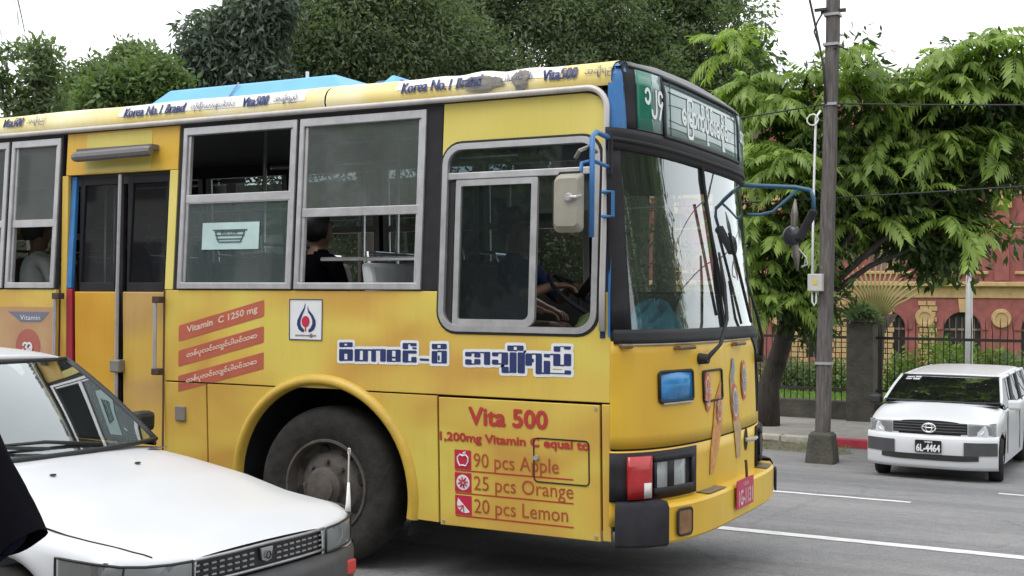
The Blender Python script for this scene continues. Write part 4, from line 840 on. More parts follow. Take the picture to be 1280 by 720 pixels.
# small fittings on the front
vt = front('blue_vent_window', mat('blue film', (.03, .22, .50), .25, var=.35, scale=9, dirt=.25), .245, .585, 1.128, 1.298, .008, 8, 2)
def rimf(name, ya, yb, za, zb, r, m, parent, off=.008): pts = rrect(ya, yb, za, zb, .02, 4); pts.append(pts[0]); return MB().tube([nf(a, b, off) for a, b in pts], r, 6).build(name, m, parent, smooth=True)
rimf('vent_gasket', .245, .585, 1.128, 1.298, .010, M_rub, vt); rimf('hatch_gasket', .735, 1.06, 1.10, 1.283, .007, M_rub, lowp)
MB().tube([nf(y, 1.118, .012) for y in lin(.27, .57, 6)], .006, 6).build('vent_trim', M_alu, vt)
M_brz = mat('worn bronze handle', (.16, .09, .045), .5, .4, var=.3, dirt=.4)
for ya, yb, z in ((.025, .06, 1.448), (.40, .58, 1.432), (1.30, 1.50, 1.43)):
    MB().tube([nf(ya, z, .004), nf(ya, z, .03), nf(yb, z, .03), nf(yb, z, .004)], .012, 8).build('step_handle', M_brz, lowp)
fpoly('tow_opening', M_seam, [(1.56+.045*math.cos(a), .80+.075*math.sin(a)) for a in lin(0, 2*math.pi, 18)[:-1]], .004, lowp)
MB().tube([nf(1.52, .80, .01), nf(1.60, .80, .05), nf(1.70, .80, .04)], .012, 6).build('tow_pin', M_alu, lowp)
kw = front('kerb_window', glass('kerb window', (.25, .28, .28), 1.0, .02, .1), 2.0, 2.40, .99, 1.47, .008, 10, 6, th=0)
front('kerb_window_back', M_black, 1.92, 2.44, .95, 1.475, .004, 10, 6, lowp)
fpoly('windscreen_dip', M_rub, [(1.62, 1.478), (1.78, 1.47), (1.93, 1.38), (2.0, 1.15), (2.03, 1.0), (2.06, 1.0), (2.06, 1.478)], .010, lowp)
# bottle stickers
M_bred = mat('sticker red', (.50, .075, .05), .5, scale=30, col2=(.56, .20, .10)); M_bblu = mat('sticker blue', (.12, .18, .34), .5, scale=30, col2=(.30, .30, .32)); M_bwht = mat('sticker white', (.60, .52, .40), .5, var=.15, scale=30); M_bbrn = mat('bottle brown', (.50, .13, .07), .5, scale=22, col2=(.62, .38, .07)); M_bpur = mat('bottle violet', (.28, .20, .20), .5, scale=22, col2=(.60, .40, .08))
def ell(cy, cz, ry, rz, rot=0, n=20): return [(cy+ry*math.cos(t)*math.cos(rot)-rz*math.sin(t)*math.sin(rot), cz+ry*math.cos(t)*math.sin(rot)+rz*math.sin(t)*math.cos(rot)) for t in [2*math.pi*i/n for i in range(n)]]
def ribbon(name, m, axis, wid, off):
    pts = [(axis[i][0]-wid[i], axis[i][1]) for i in range(len(axis))] + [(axis[i][0]+wid[i], axis[i][1]) for i in reversed(range(len(axis)))]; fpoly(name, m, pts, off, lowp)
ribbon('bottle_sticker', M_bbrn, [(1.04, 1.20), (.97, 1.10), (.96, .95), (.90, .80), (.85, .66)], [.012, .05, .085, .07, .03], .006)
ribbon('bottle_sticker', M_bpur, [(1.30, 1.33), (1.27, 1.22), (1.30, 1.05), (1.36, .88), (1.38, .70)], [.012, .045, .07, .075, .04], .006)
ribbon('bottle_sticker', M_bblu, [(1.30, 1.34), (1.30, 1.26), (1.26, 1.19)], [.02, .035, .02], .0075)
for (cy, cz, ry, rz, rt) in ((.80, 1.16, .055, .12, 0), (.99, 1.04, .055, .09, -.2), (1.31, 1.06, .07, .12, 0), (1.53, 1.19, .065, .13, 0)):
    fpoly('brand_oval', M_bred, ell(cy, cz, ry, rz, rt), .009, lowp); fpoly('brand_oval_ring', M_bwht, ell(cy, cz, ry*.74, rz*.78, rt), .0115, lowp); fpoly('brand_oval_centre', M_bred if cy < 1 else M_bblu, ell(cy, cz, ry*.5, rz*.62, rt), .014, lowp)
    mb = MB(); letter(mb, 'Vita', ffn(.0165), cy-ry*1.0, cy+ry*1.0, cz-.015, cz+.035); mb.build('brand_lettering', M_bwht, lowp, fix=False)
# wipers
def wiper(y0, z0, pts, blade):
    wp = MB().lathe([(.0, .06), (.028, .06), (.034, .0)], nf(y0, z0, .0), 'x', 12).build('wiper', M_rub, bus)
    MB().tube([nf(y, z, o_) for y, z, o_ in pts], [.017]+[.012]*(len(pts)-2)+[.008], 6).build('wiper_arm', M_rub, wp, smooth=True)
    MB().tube([nf(y, z, .035) for y, z in blade], .011, 5).build('wiper_blade', M_rub, wp)
wiper(.70, 1.36, [(.70, 1.36, .05), (.86, 1.44, .075), (1.02, 1.58, .085), (1.10, 1.80, .075), (1.13, 2.0, .06)], [(1.20, 1.62), (1.14, 1.95), (1.08, 2.32)])
wiper(1.95, 1.32, [(1.95, 1.32, .04), (1.85, 1.45, .07), (1.74, 1.6, .08), (1.66, 1.85, .06)], [(1.74, 1.56), (1.62, 1.85), (1.50, 2.15)])
# mirrors
M_pipe = mat('teal blue pipe', (.03, .105, .18), .45, var=.2, dirt=.3)
M_beige = mat('beige mirror back', (.30, .28, .23), .5, var=.15, dirt=.4)
M_mir = glass('mirror face', (.1, .1, .1), 6, .01); 
nm = MB().tube([(-.01, .0, 2.60), (-.005, -.20, 2.61), (-.008, -.25, 2.58), (-.008, -.25, 2.04)], .015, 8).tube([(-.01, .0, 2.44), (-.005, -.24, 2.45), (-.06, -.27, 2.44), (-.07, -.275, 2.30)], .012, 8).build('side_mirror', M_blue, bus, smooth=True)
hd = MB(); mp_ = rrect(-.215, -.045, 2.065, 2.385, [.035, .03, .02, .05], 5)
hd.poly([mp_], lambda a, b: (a, -.285-.00*a, b), .015, (0, 1, 0)); cpt = [(a*.8-.026, (b-2.225)*.8+2.225) for a, b in mp_]
n0 = len(mp_); hd.add([(a, -.287, b) for a, b in mp_]+[(a, -.325, b) for a, b in cpt], [(i, (i+1) % n0, n0+(i+1) % n0, n0+i) for i in range(n0)]+[tuple(range(n0, 2*n0))]); hd.build('mirror_head', M_beige, nm, bevel=.004)
MB().lathe([(.0, -.02), (.018, -.02), (.026, -.004), (.026, .01)], (-.11, -.326, 2.25), 'y', 12).tube([(-.11, -.34, 2.25), (-.06, -.34, 2.25), (-.05, -.30, 2.26)], .008, 6).build('mirror_bolt', M_alu, nm)
MB().tube([(-.215, -.288, 2.1), (-.218, -.288, 2.34), (-.18, -.288, 2.387), (-.06, -.288, 2.387)], .007, 6).build('mirror_rim', M_rub, nm)
MB().tube([(-.03, -.02, 2.62), (.0, -.02, 2.62), (.0, -.02, 2.4)], .014, 6).build('mirror_mount', M_black, nm)
MB().tube([(-.10, -.26, 2.47), (-.06, -.30, 2.50), (-.03, -.24, 2.53), (.0, -.2, 2.50)], .012, 6).build('mirror_clamp', mat('tarnished steel', (.25, .23, .2), .5, .6, var=.2), nm)
MB().tube([(-.03, -.004, 2.165), (-.03, -.05, 2.165), (.03, -.05, 2.165), (.03, -.05, 2.30), (-.03, -.05, 2.30), (-.03, -.004, 2.30)], .011, 8).build('step_loop', M_blue, bus)
fm = MB().tube([(.02, 2.40, 2.56), (.08, 2.52, 2.56), (.36, 2.60, 2.545), (.47, 2.60, 2.52), (.495, 2.60, 2.46), (.49, 2.60, 2.30)], .017, 8).tube([(.05, 2.42, 2.34), (.12, 2.52, 2.345), (.20, 2.58, 2.37), (.38, 2.60, 2.53)], .012, 8).build('far_mirror', M_pipe, bus, smooth=True)
MB().obox((.44, 2.60, 2.26), .06, .14, .26, (0, .45, .3)).build('mirror_head', M_black, fm, bevel=.02)
MB().lathe([(.0, -.03), (.055, -.026), (.072, -.008), (.076, .0), (.0, .005)], (.345, 2.585, 2.19), 'y', 20).build('round_mirror', mat('black mirror shell', (.05, .055, .06), .3, var=.2), fm, smooth=True)
MB().tube([(.36, 2.60, 2.46), (.355, 2.60, 2.35), (.35, 2.60, 2.2), (.37, 2.60, 2.05), (.38, 2.6, 1.93)], [.006, .028, .02, .03, .006], 8).build('mirror_stem', mat('tarnished steel', (0, 0, 0)), fm, smooth=True)
MB().tube([(.38, 2.6, 2.1), (.44, 2.6, 2.03), (.45, 2.6, 1.98), (.41, 2.6, 1.96)], .008, 6).build('mirror_tie', M_alu, fm)
# --- wheels
M_tyre = mat('dusty tyre', (.022, .021, .020), .9, var=.35, scale=12, spec=.2, col2=(.046, .043, .040), bump=.3, bscale=30)
M_rim = mat('dirty steel rim', (.05, .044, .04), .75, .2, scale=7, col2=(.135, .115, .10), dirt=.5, bump=.3, bscale=20)
def wheel(cx, y, s, zc=.505, steer=0):
    wr = empty('wheel', (cx, y, zc), steer); wr.parent = bus
    MB().lathe([(.30, 0), (.315, -.005), (.33, -.012), (.40, -.028), (.455, -.02), (.485, .0), (.500, .03), (.506, .06), (.506, .20), (.49, .26), (.42, .29), (.30, .28)], (0, 0, 0), 'y', 56).build('tyre', M_tyre, wr, smooth=True)
    rm = MB().lathe([(.305, .01), (.300, -.012), (.285, -.012), (.278, .02), (.268, .07), (.235, .075), (.20, .045), (.15, .02), (.128, .018), (.125, -.03), (.10, -.05), (.095, -.075), (.05, -.085), (.0, -.085)], (0, 0, 0), 'y', 48).build('rim', M_rim, wr, smooth=True, auto=40)
    for k in range(8):
        a = 2*math.pi*(k+.3)/8; MB().lathe([(.0, -.006), (.036, -.004), (.042, .01)], (.222*math.cos(a), .058, .222*math.sin(a)), 'y', 14).build('hand_hole', M_rub, rm)
    for k in range(8):
        a = 2*math.pi*k/8; MB().lathe([(.0, -.03), (.014, -.03), (.016, .0)], (.158*math.cos(a), .022, .158*math.sin(a)), 'y', 6).build('wheel_nut', M_rim, rm)
    if s < 0: wr.scale = (1, -1, 1)
    return wr
wheel(AX, .075, 1, .505, R_(3)); wheel(AX, W_-.075, -1, .43); wheel(-6.95, .05, 1); wheel(-6.95, W_-.05, -1, .43)
# --- chassis and cabin
MB().box(REAR+.2, -7.7, .2, 2.25, .45, .98).box(-6.2, -2.75, .3, 2.15, .42, .98).box(-1.2, -.02, .12, 2.33, .40, .98).build('chassis', M_rub, bus)
MB().box(REAR+.05, -2.8, .12, W_-.12, .985, 1.04).box(-2.8, -1.2, .80, W_-.80, .985, 1.04).box(-1.2, -.12, .12, W_-.12, .985, 1.04).build('cabin_floor', M_int, bus)
MB().box(-2.8, -1.2, .12, .80, 1.21, 1.25).box(-2.8, -1.2, W_-.80, W_-.12, 1.21, 1.25).box(-2.8, -1.2, .79, .81, 1.04, 1.25).build('wheel_box', M_int, bus)
MB().box(REAR, -.1, W_-.14, W_-.11, 2.80, 2.97).box(REAR, -4.34, .10, .12, 2.82, 2.97).box(-3.2, -.1, .10, .12, 2.84, 2.97).build('ceiling_edge', M_int, bus)
MB().box(-4.33, -3.2, .09, .11, 2.5, 2.95).build('header_back', M_int, bus)
MB().grid(lambda a, k: (a, .13+2.19*k, 2.90+.12*math.sin(math.pi*k)), lin(REAR, -.1, 4), lin(0, 1, 8)).build('cabin_ceiling', M_intl, bus)
MB().box(REAR+.02, -4.34, .04, .065, 1.22, 1.75).box(-3.29, -.2, .04, .065, 1.22, 1.50).box(REAR+.02, -.1, W_-.065, W_-.04, 1.04, 1.75).build('cabin_lining', M_intl, bus)
# dashboard and driving gear
MB().add([(-.30, .10, 1.05), (-.30, 2.3, 1.05), (-.22, 2.3, 1.46), (-.22, .10, 1.46), (.0, .10, 1.50), (.0, 2.3, 1.50), (.20, .4, 1.50), (.20, 2.05, 1.50), (.2, .4, 1.0), (.2, 2.05, 1.0)], [(0, 1, 2, 3), (3, 2, 5, 4), (4, 5, 7, 6), (6, 7, 9, 8), (0, 3, 4, 6, 8), (1, 9, 7, 5, 2)]).build('dashboard', mat('grey dashboard', (.13, .135, .135), .6, var=.2), bus, bevel=.02)
sw = MB(); swc = Vector((-.46, .60, 1.72)); ex = Euler((0, R_(-52), 0)).to_matrix()
sw.tube([swc+ex@Vector((0, .23*math.cos(t), .23*math.sin(t))) for t in lin(0, 2*math.pi, 32)], .014, 8)
for a in (90, 210, 330): sw.tube([swc, swc+ex@Vector((0, .23*math.cos(R_(a)), .23*math.sin(R_(a))))], .012, 6)
sw.tube([swc, swc+ex@Vector((.5, 0, 0))], .03, 8); sw.build('steering_wheel', M_rub, bus, smooth=True)
def seat(x, y0, y1, m, back=1.98, cush=1.46, foot=0):
    s = empty('seat', (x, y0, 1.04)); s.parent = bus; h = cush-1.04; wd = y1-y0
    MB().box(0, .42, 0, wd, h-.1, h).build('cushion', m, s, bevel=.03); MB().add([(-.10, 0, h-.05), (.02, 0, h-.05), (.02, wd, h-.05), (-.10, wd, h-.05), (-.20, .02, back-1.04), (-.12, .02, back-1.04), (-.12, wd-.02, back-1.04), (-.20, wd-.02, back-1.04)], [(3, 2, 1, 0), (4, 5, 6, 7), (0, 1, 5, 4), (1, 2, 6, 5), (2, 3, 7, 6), (3, 0, 4, 7)]).build('backrest', m, s, bevel=.03)
    MB().tube([(-.15, .06, back-1.06), (-.18, .08, back-.98), (-.18, wd-.08, back-.98), (-.15, wd-.06, back-1.06)], .013, 6).build('grab_handle', M_chrome, s)
    MB().box(.02, .38, .05, .10, foot, h-.1).build('leg', M_int, s); MB().box(.02, .38, wd-.1, wd-.05, foot, h-.1).build('leg', M_int, s)
seat(-.98, .30, .85, M_seat, 1.95, 1.42)
for x in (-1.42,): seat(x-.15, .10, .92, M_seat2, 1.93, 1.46, .215)
for x in (-2.42,): seat(x, .10, .92, M_seat, 2.0, 1.46, .215)
for x in (-5.2, -6.0, -6.8, -7.6, -8.4): seat(x, .10, .92, M_seat, 2.0, 1.46)
for x in (-1.7, -2.5, -3.3, -4.1, -4.9, -5.7, -6.5, -7.3): seat(x, 1.55, 2.36, M_seat, 2.0, 1.46)
for x, y in ((-1.25, 1.15), (-2.05, .98), (-3.22, .95), (-4.3, .5), (-4.9, .98), (-2.7, 1.5)):
    MB().tube([(x, y, 1.04), (x, y, 2.95)], .017, 8).build('grab_pole', M_chrome, bus)
MB().tube([(-3.2, 1.0, 2.68), (-1.1, 1.0, 2.68)], .016, 8).tube([(-2.05, .1, 1.95), (-1.15, .1, 1.95)], .014, 6).tube([(-1.25, .25, 1.92), (-1.25, 1.15, 1.92)], .016, 8).build('hand_rail', M_chrome, bus)
MB().box(-1.24, -1.21, .12, .9, 1.04, 1.88).build('driver_partition', M_int, bus)
# ------------------------------------------------------------------ printing on the bus side
M_salm = mat('faded red print', (.46, .105, .060), .5, var=.12, scale=5, dirt=.2)
M_pink = mat('pale pink print', (.72, .50, .40), .5, var=.06)
M_navy = mat('navy print', (.018, .030, .125), .45, var=.15, scale=9)
M_pwht = mat('white print', (.72, .73, .74), .5, var=.06)
M_red2 = mat('red print', (.45, .040, .032), .5, var=.12, scale=8)
M_crim = mat('crimson print', (.50, .02, .055), .5, var=.1)
M_umb = mat('brown red print', (.40, .07, .03), .5, var=.1)
s0 = sfn(.0018); s1 = sfn(.0034); h0 = sfn(.0058); h1 = sfn(.0070)
lines = ('Vitamin  C 1250 mg', 'တစ်ပုလင်းလျှင်ပါဝင်သော', 'တစ်ပုလင်းလျှင်ပါဝင်သော')
sl_ = .18/.73
for i, tx in enumerate(lines):
    dz = -.170*i; x0, x1 = -3.16, -2.43; z0 = 1.40+dz
    sk_ = lambda a, b, z0=z0, x0=x0: (a+(b-z0)*0, b+(a-x0)*sl_)
    pts = rrect(x0, x1, z0, z0+.108, .012, 3)
    if i < 2:
        pr = MB().poly([pts], lambda a, b: s0(*sk_(a, b))).build('print_band', M_salm, waist, fix=False)
        mb = MB(); letter(mb, tx, lambda a, b, l, s_=sk_: s1(*s_(a, b), l), x0+.075, x1-.055, z0+.03, z0+.085, bold=.0022, nb=4); mb.build('band_lettering', M_pink, pr, fix=False)
    else:       # this band runs over the panel seam
        def clip(keep_up):
            zc = lambda a, base: base+(a-x0)*sl_; seam = 1.135 if keep_up else 1.123
            out = []; P = [(x0, z0), (x1, zc(x1, z0)), (x1, zc(x1, z0+.108)), (x0, z0+.108)]
            for k in range(4):
                p, q_ = P[k], P[(k+1) % 4]; ip = (p[1] >= seam) == keep_up; iq = (q_[1] >= seam) == keep_up
                if ip: out.append(p)
                if ip != iq: t = (seam-p[1])/(q_[1]-p[1]); out.append((p[0]+(q_[0]-p[0])*t, seam))
            return out
        pu = MB().poly([clip(True)], lambda a, b: s0(a, b)).build('print_band', M_salm, waist, fix=False); lowc = [(a, b) for a, b in clip(False)]
        MB().poly([lowc], lambda a, b: s0(a, b)).build('print_band', M_salm, latchp, fix=False)
        mb = MB(); letter(mb, tx, lambda a, b, l, s_=sk_: s1(*s_(a, b), l), x0+.075, x1-.055, z0+.03, z0+.085, bold=.0022, nb=4); mb.build('band_lettering', M_pink, pu, fix=False)
# white square with the flame drop
lg = MB().poly([rect(-2.222, -1.966, 1.437, 1.692)], lambda a, b: s0(a, b)).build('logo_square', M_pwht, waist, fix=False)
bd = [(-2.222, 1.437), (-1.966, 1.437), (-1.966, 1.692), (-2.222, 1.692), (-2.222, 1.437)]
MB().tube([sfn(.003)(a, b) for a, b in bd], .004, 4).build('logo_border', M_navy, lg)
cx = -2.094
outer = [(cx-.004, 1.674), (cx-.012, 1.645), (cx-.045, 1.595), (cx-.066, 1.56), (cx-.068, 1.53), (cx-.055, 1.502), (cx-.03, 1.486), (cx-.012, 1.484), (cx-.010, 1.500), (cx-.026, 1.512), (cx-.04, 1.535), (cx-.04, 1.56), (cx-.028, 1.588), (cx-.008, 1.628), (cx-.002, 1.65)]
for s in (-1, 1):
    o_ = [((cx+(a-cx)*-s+(.012 if s > 0 else 0)), b-(.018 if s > 0 else 0) if b > 1.62 else b) for a, b in outer]
    MB().poly([o_], lambda a, b: s1(a, b)).build('logo_flame', M_navy, lg, fix=False)
MB().poly([ell(cx, 1.552, .032, .036, 0, 24)], lambda a, b: s1(a, b)).build('logo_dot', M_crim, lg, fix=False)
MB().poly([[(cx-.006, 1.49), (cx+.006, 1.49), (cx+.005, 1.52), (cx-.005, 1.52)]], lambda a, b: s1(a, b)).build('logo_stem', M_crim, lg, fix=False)
mb = MB(); letter(mb, 'သဘာဝမြန်မာ', lambda a, b, l: s1(a, b, l), -2.175, -2.01, 1.452, 1.475, bold=.001, nb=4); mb.build('logo_lettering', mat('logo script', (.25, .12, .1), .6), lg, fix=False)
# big navy lettering with a white edge
BLK_ = [(-1830, -1793, 1397, 1426), (-1770, -1730, 1400, 1428), (-1794, -1769, 1420, 1427), (-1794, -1769, 1399, 1407), (-1830, -1792, 1312, 1384), (-1767, -1727, 1315, 1385), (-1794, -1766, 1358, 1385), (-1793, -1765, 1313, 1321), (-1713, -1676, 1313, 1387), (-1651, -1615, 1315, 1388), (-1678, -1650, 1380, 1388), (-1677, -1650, 1314, 1321), (-1616, -1587, 1381, 1389), (-1588, -1555, 1315, 1390), (-1556, -1523, 1383, 1391), (-1523, -1483, 1317, 1392), (-1475, -1438, 1317, 1390), (-1411, -1375, 1319, 1392), (-1440, -1410, 1339, 1348), (-1440, -1410, 1386, 1391), (-1439, -1409, 1318, 1324), (-1361, -1322, 1397, 1433), (-1323, -1262, 1428, 1434), (-1305, -1262, 1417, 1428), (-1291, -1261, 1399, 1409), (-1360, -1321, 1317, 1388), (-1323, -1261, 1372, 1389), (-1297, -1261, 1319, 1351), (-1322, -1296, 1318, 1325), (-1238, -1173, 1331, 1343), (-1153, -1115, 1402, 1433), (-1092, -1051, 1404, 1435), (-1116, -1091, 1429, 1434), (-1116, -1091, 1403, 1410), (-1153, -1115, 1318, 1390), (-1086, -1050, 1320, 1394), (-1116, -1085, 1386, 1394), (-1115, -1085, 1319, 1325), (-1110, -1099, 1336, 1365), (-923, -881, 1367, 1391), (-922, -880, 1318, 1348), (-882, -821, 1385, 1393), (-861, -821, 1362, 1384), (-861, -821, 1321, 1351), (-881, -860, 1319, 1325), (-796, -756, 1321, 1395), (-822, -795, 1388, 1394), (-742, -702, 1372, 1394), (-742, -701, 1324, 1351), (-703, -639, 1388, 1395), (-680, -638, 1325, 1387), (-702, -678, 1325, 1331), (-642, -602, 1405, 1436), (-580, -538, 1409, 1437), (-603, -579, 1432, 1437), (-603, -579, 1405, 1411), (-627, -583, 1280, 1397), (-575, -529, 1280, 1398), (-679, -634, 1278, 1313), (-634, -625, 1279, 1285), (-524, -483, 1325, 1394), (-484, -421, 1389, 1395), (-458, -420, 1279, 1388), (-483, -471, 1345, 1364), (-407, -369, 1376, 1394), (-407, -368, 1281, 1355), (-369, -344, 1389, 1396), (-347, -304, 1329, 1396), (-305, -279, 1329, 1336), (-280, -237, 1331, 1398), (-368, -276, 1284, 1288), (-276, -237, 1283, 1305), (-345, -305, 1410, 1439), (-306, -238, 1437, 1440), (-281, -240, 1424, 1436), (-420, -405, 1280, 1288)]      # block letter strokes in mm: x0, x1, z0, z1
for nm, m, gr_, off, rr_ in (('lettering_edge', M_pwht, .0175, .0015, .016), ('lettering', M_navy, .001, .0034, .007)):
    mb = MB(); f_ = sfn(off)
    for k, (a, b, c, d) in enumerate(BLK_):
      if k == 39: mb.build(nm, m, waist, fix=False); mb = MB()
      mb.poly([rrect(a/1000-gr_, b/1000+gr_, c/1000-gr_, d/1000+gr_, min(rr_, (d-c)/2200+gr_*.9, (b-a)/2200+gr_*.9), 3)], lambda p, q, k=k: f_(p, q, (k % 7)*.0002))
    mb.build(nm, m, waist, fix=False)
# front hatch notice
mb = MB(); letter(mb, 'Vita 500', h1, -.895, -.385, .968, 1.068, bold=.0055, nb=6); mb.build('notice_lettering', M_red2, hatch, fix=False); mb = MB(); letter(mb, '1,200mg Vitamin C equal to', h1, -1.095, -.125, .848, .912, bold=.003, nb=5); mb.build('notice_lettering', M_red2, hatch, fix=False)
for i, tx in enumerate(('90 pcs Apple', '25 pcs Orange', '20 pcs Lemon')):
    zt = .812-.135*i; z0 = zt-.115
    mb = MB(); letter(mb, tx, h1, -.868, (-.315, -.225, -.26)[i], zt-.122, zt-.012); mb.build('notice_lettering', M_umb, hatch, fix=False)
    MB().poly([rect(-.995, -.225, z0-.0115, z0-.003)], lambda a, b: h0(a, b)).build('notice_rule', M_red2, hatch, fix=False)
    ic = MB().poly([rect(-.998, -.885, z0, zt)], lambda a, b: h0(a, b)).build('fruit_icon', M_crim, hatch, fix=False)
    cx, cz = -.9415, (z0+zt)/2; mb = MB(); g = lambda pts, r=.0045: mb.tube([h1(a, b) for a, b in pts], r, 5)
    if i == 0:
        ap = [(cx, cz+.022), (cx-.02, cz+.03), (cx-.036, cz+.015), (cx-.034, cz-.012), (cx-.02, cz-.036), (cx, cz-.032), (cx+.02, cz-.036), (cx+.034, cz-.012), (cx+.036, cz+.015), (cx+.02, cz+.03), (cx, cz+.022)]; g(ap); g([(cx, cz+.024), (cx+.006, cz+.042)]); g([(cx+.006, cz+.042), (cx+.02, cz+.046), (cx+.014, cz+.036)])
    elif i == 1:
        mb.poly([ell(cx, cz, .045, .046, 0, 24)], lambda a, b: h1(a, b))
        mc = MB()
        for k in range(8): a = math.pi*k/4+.2; mc.tube([sfn(.0085)(cx+.008*math.cos(a), cz+.008*math.sin(a)), sfn(.0085)(cx+.033*math.cos(a), cz+.033*math.sin(a))], .0048, 5)
        mc.build('icon_spokes', M_crim, ic)
    else:
        sm = [(cx-.03, cz+.045)] + [(cx-.03+.085*math.sin(t)*.9-.01, cz+.045-.088*(1-math.cos(t))) for t in lin(.3, 1.45, 10)]
        P3 = [(cx-.035, cz+.042), (cx-.043, cz+.01), (cx-.036, cz-.02), (cx-.01, cz-.042), (cx+.02, cz-.046), (cx+.044, cz-.038)]; mb.poly([P3], lambda a, b: h1(a, b))
        mc = MB()
        for (a, b) in ((-.034, -.01), (-.02, -.030), (.004, -.040)): mc.tube([sfn(.0085)(cx+.0, cz+.0), sfn(.0085)(cx+a, cz+b)], .003, 5)
        mc.build('icon_spokes', M_crim, ic)
    mb.build('icon_outline', M_pwht, ic, fix=False)
# filler flap let into the hatch
fl_ = rrect(-.472, -.128, .662, .912, .025, 4); fl_.append(fl_[0])
MB().tube([sfn(.005)(a, b) for a, b in fl_], .0045, 5).build('filler_flap', M_seam, hatch); MB().lathe([(.0, -.012), (.015, -.012), (.017, 0)], (-.455, .006, .80), 'y', 10).build('flap_knob', M_alu, hatch)
for (a, b) in ((-.085, 1.10), (-.09, .38), (-1.08, .38)): MB().lathe([(.0, -.008), (.009, -.008), (.01, 0)], (a, yp(b)-.004, b), 'y', 8).build('hatch_screw', M_alu, hatch)
# roof edge lettering
cfn = lambda a, b, l: cov(a, b, .011+l)
for x0 in (-3.74, -1.42, -7.2, -6.05):
    sh_ = .1 if x0 == -1.42 else 0
    rows_ = [('Korea No.1 Brand', x0, x0+.56, 1.35, 3.1, .004, 4), ('Vita500', x0+1.06-sh_, x0+1.28-sh_, 1.45, 3.2, .004, 4), ('အချိုရည်', x0+1.33-sh_, x0+1.52-sh_, 1.3, 3.1, 0, 1)]
    rows_.append(('နံပါတ်တစ်', x0+.66, x0+.90, 1.2, 3.0, 0, 1) if sh_ else ('ကိုရီးယားနံပါတ်၁', x0+.62, x0+1.0, 1.2, 3.1, 0, 1))
    for (tx, a_, b_, c_, d_, bo, nb_) in rows_:
        mb = MB(); letter(mb, tx, cfn, a_, b_, c_, d_, bold=bo, nb=nb_); mb.build('roof_lettering', M_navy, bus, fix=False)
mb = MB(); mb.grid(lambda a, k: cov(a, k, .0022), lin(-3.80, -2.16, 30), [1.6, 2, 3, 4, 4.6]).grid(lambda a, k: cov(a, k, .0022), lin(-1.47, -.0-.35, 20), [2.0, 3, 4, 4.6]); mb.build('white_band', mat('white roof band', (.80, .77, .72), .5, var=.1, scale=4, dirt=.35), bus, fix=False, smooth=True)
# torn grey patch
def blot(cx, ck, rx, rk, seed):
    rs = random.Random(seed); return [(cx+rx*math.cos(t)*rs.uniform(.6, 1.1), ck+rk*math.sin(t)*rs.uniform(.6, 1.1)) for t in lin(0, 2*math.pi, 22)[:-1]]
mb = MB(); mb.poly([blot(-.84, 1.9, .16, 1.3, 3)], lambda a, b: cov(a, b, .0115)); mb.poly([blot(-.60, 2.0, .06, 1.8, 5)], lambda a, b: cov(a, b, .0125)); mb.build('torn_patch', mat('grime', (.20, .18, .16), .8, var=.35, scale=30), bus, fix=False)
# faded picture behind the door
pn = MB().poly([rect(-5.3, -4.36, 1.14, 1.62)], lambda a, b: s0(a, b)).build('side_picture', mat('faded picture', (.40, .20, .11), .5, scale=2.5, col2=(.50, .32, .16)), bus, fix=False)
MB().poly([[(-4.84, 1.585), (-4.40, 1.585), (-4.45, 1.54), (-4.49, 1.51), (-4.70, 1.51), (-4.75, 1.54)]], lambda a, b: s1(a, b)).build('picture_badge', mat('badge blue grey', (.16, .17, .23), .5, var=.15), pn, fix=False)
MB().poly([ell(-4.62, 1.33, .13, .13, 0, 24)], lambda a, b: s1(a, b)).build('picture_disc', mat('badge red', (.38, .11, .08), .5, var=.15), pn, fix=False)
mb = MB(); letter(mb, 'Vitamin', lambda a, b, l: sfn(.0085)(a, b, l), -4.70, -4.49, 1.525, 1.56); letter(mb, 'အ', lambda a, b, l: sfn(.0095)(a, b, l), -4.67, -4.57, 1.29, 1.36, bold=.004, nb=4); mb.build('picture_lettering', M_pwht, pn, fix=False)
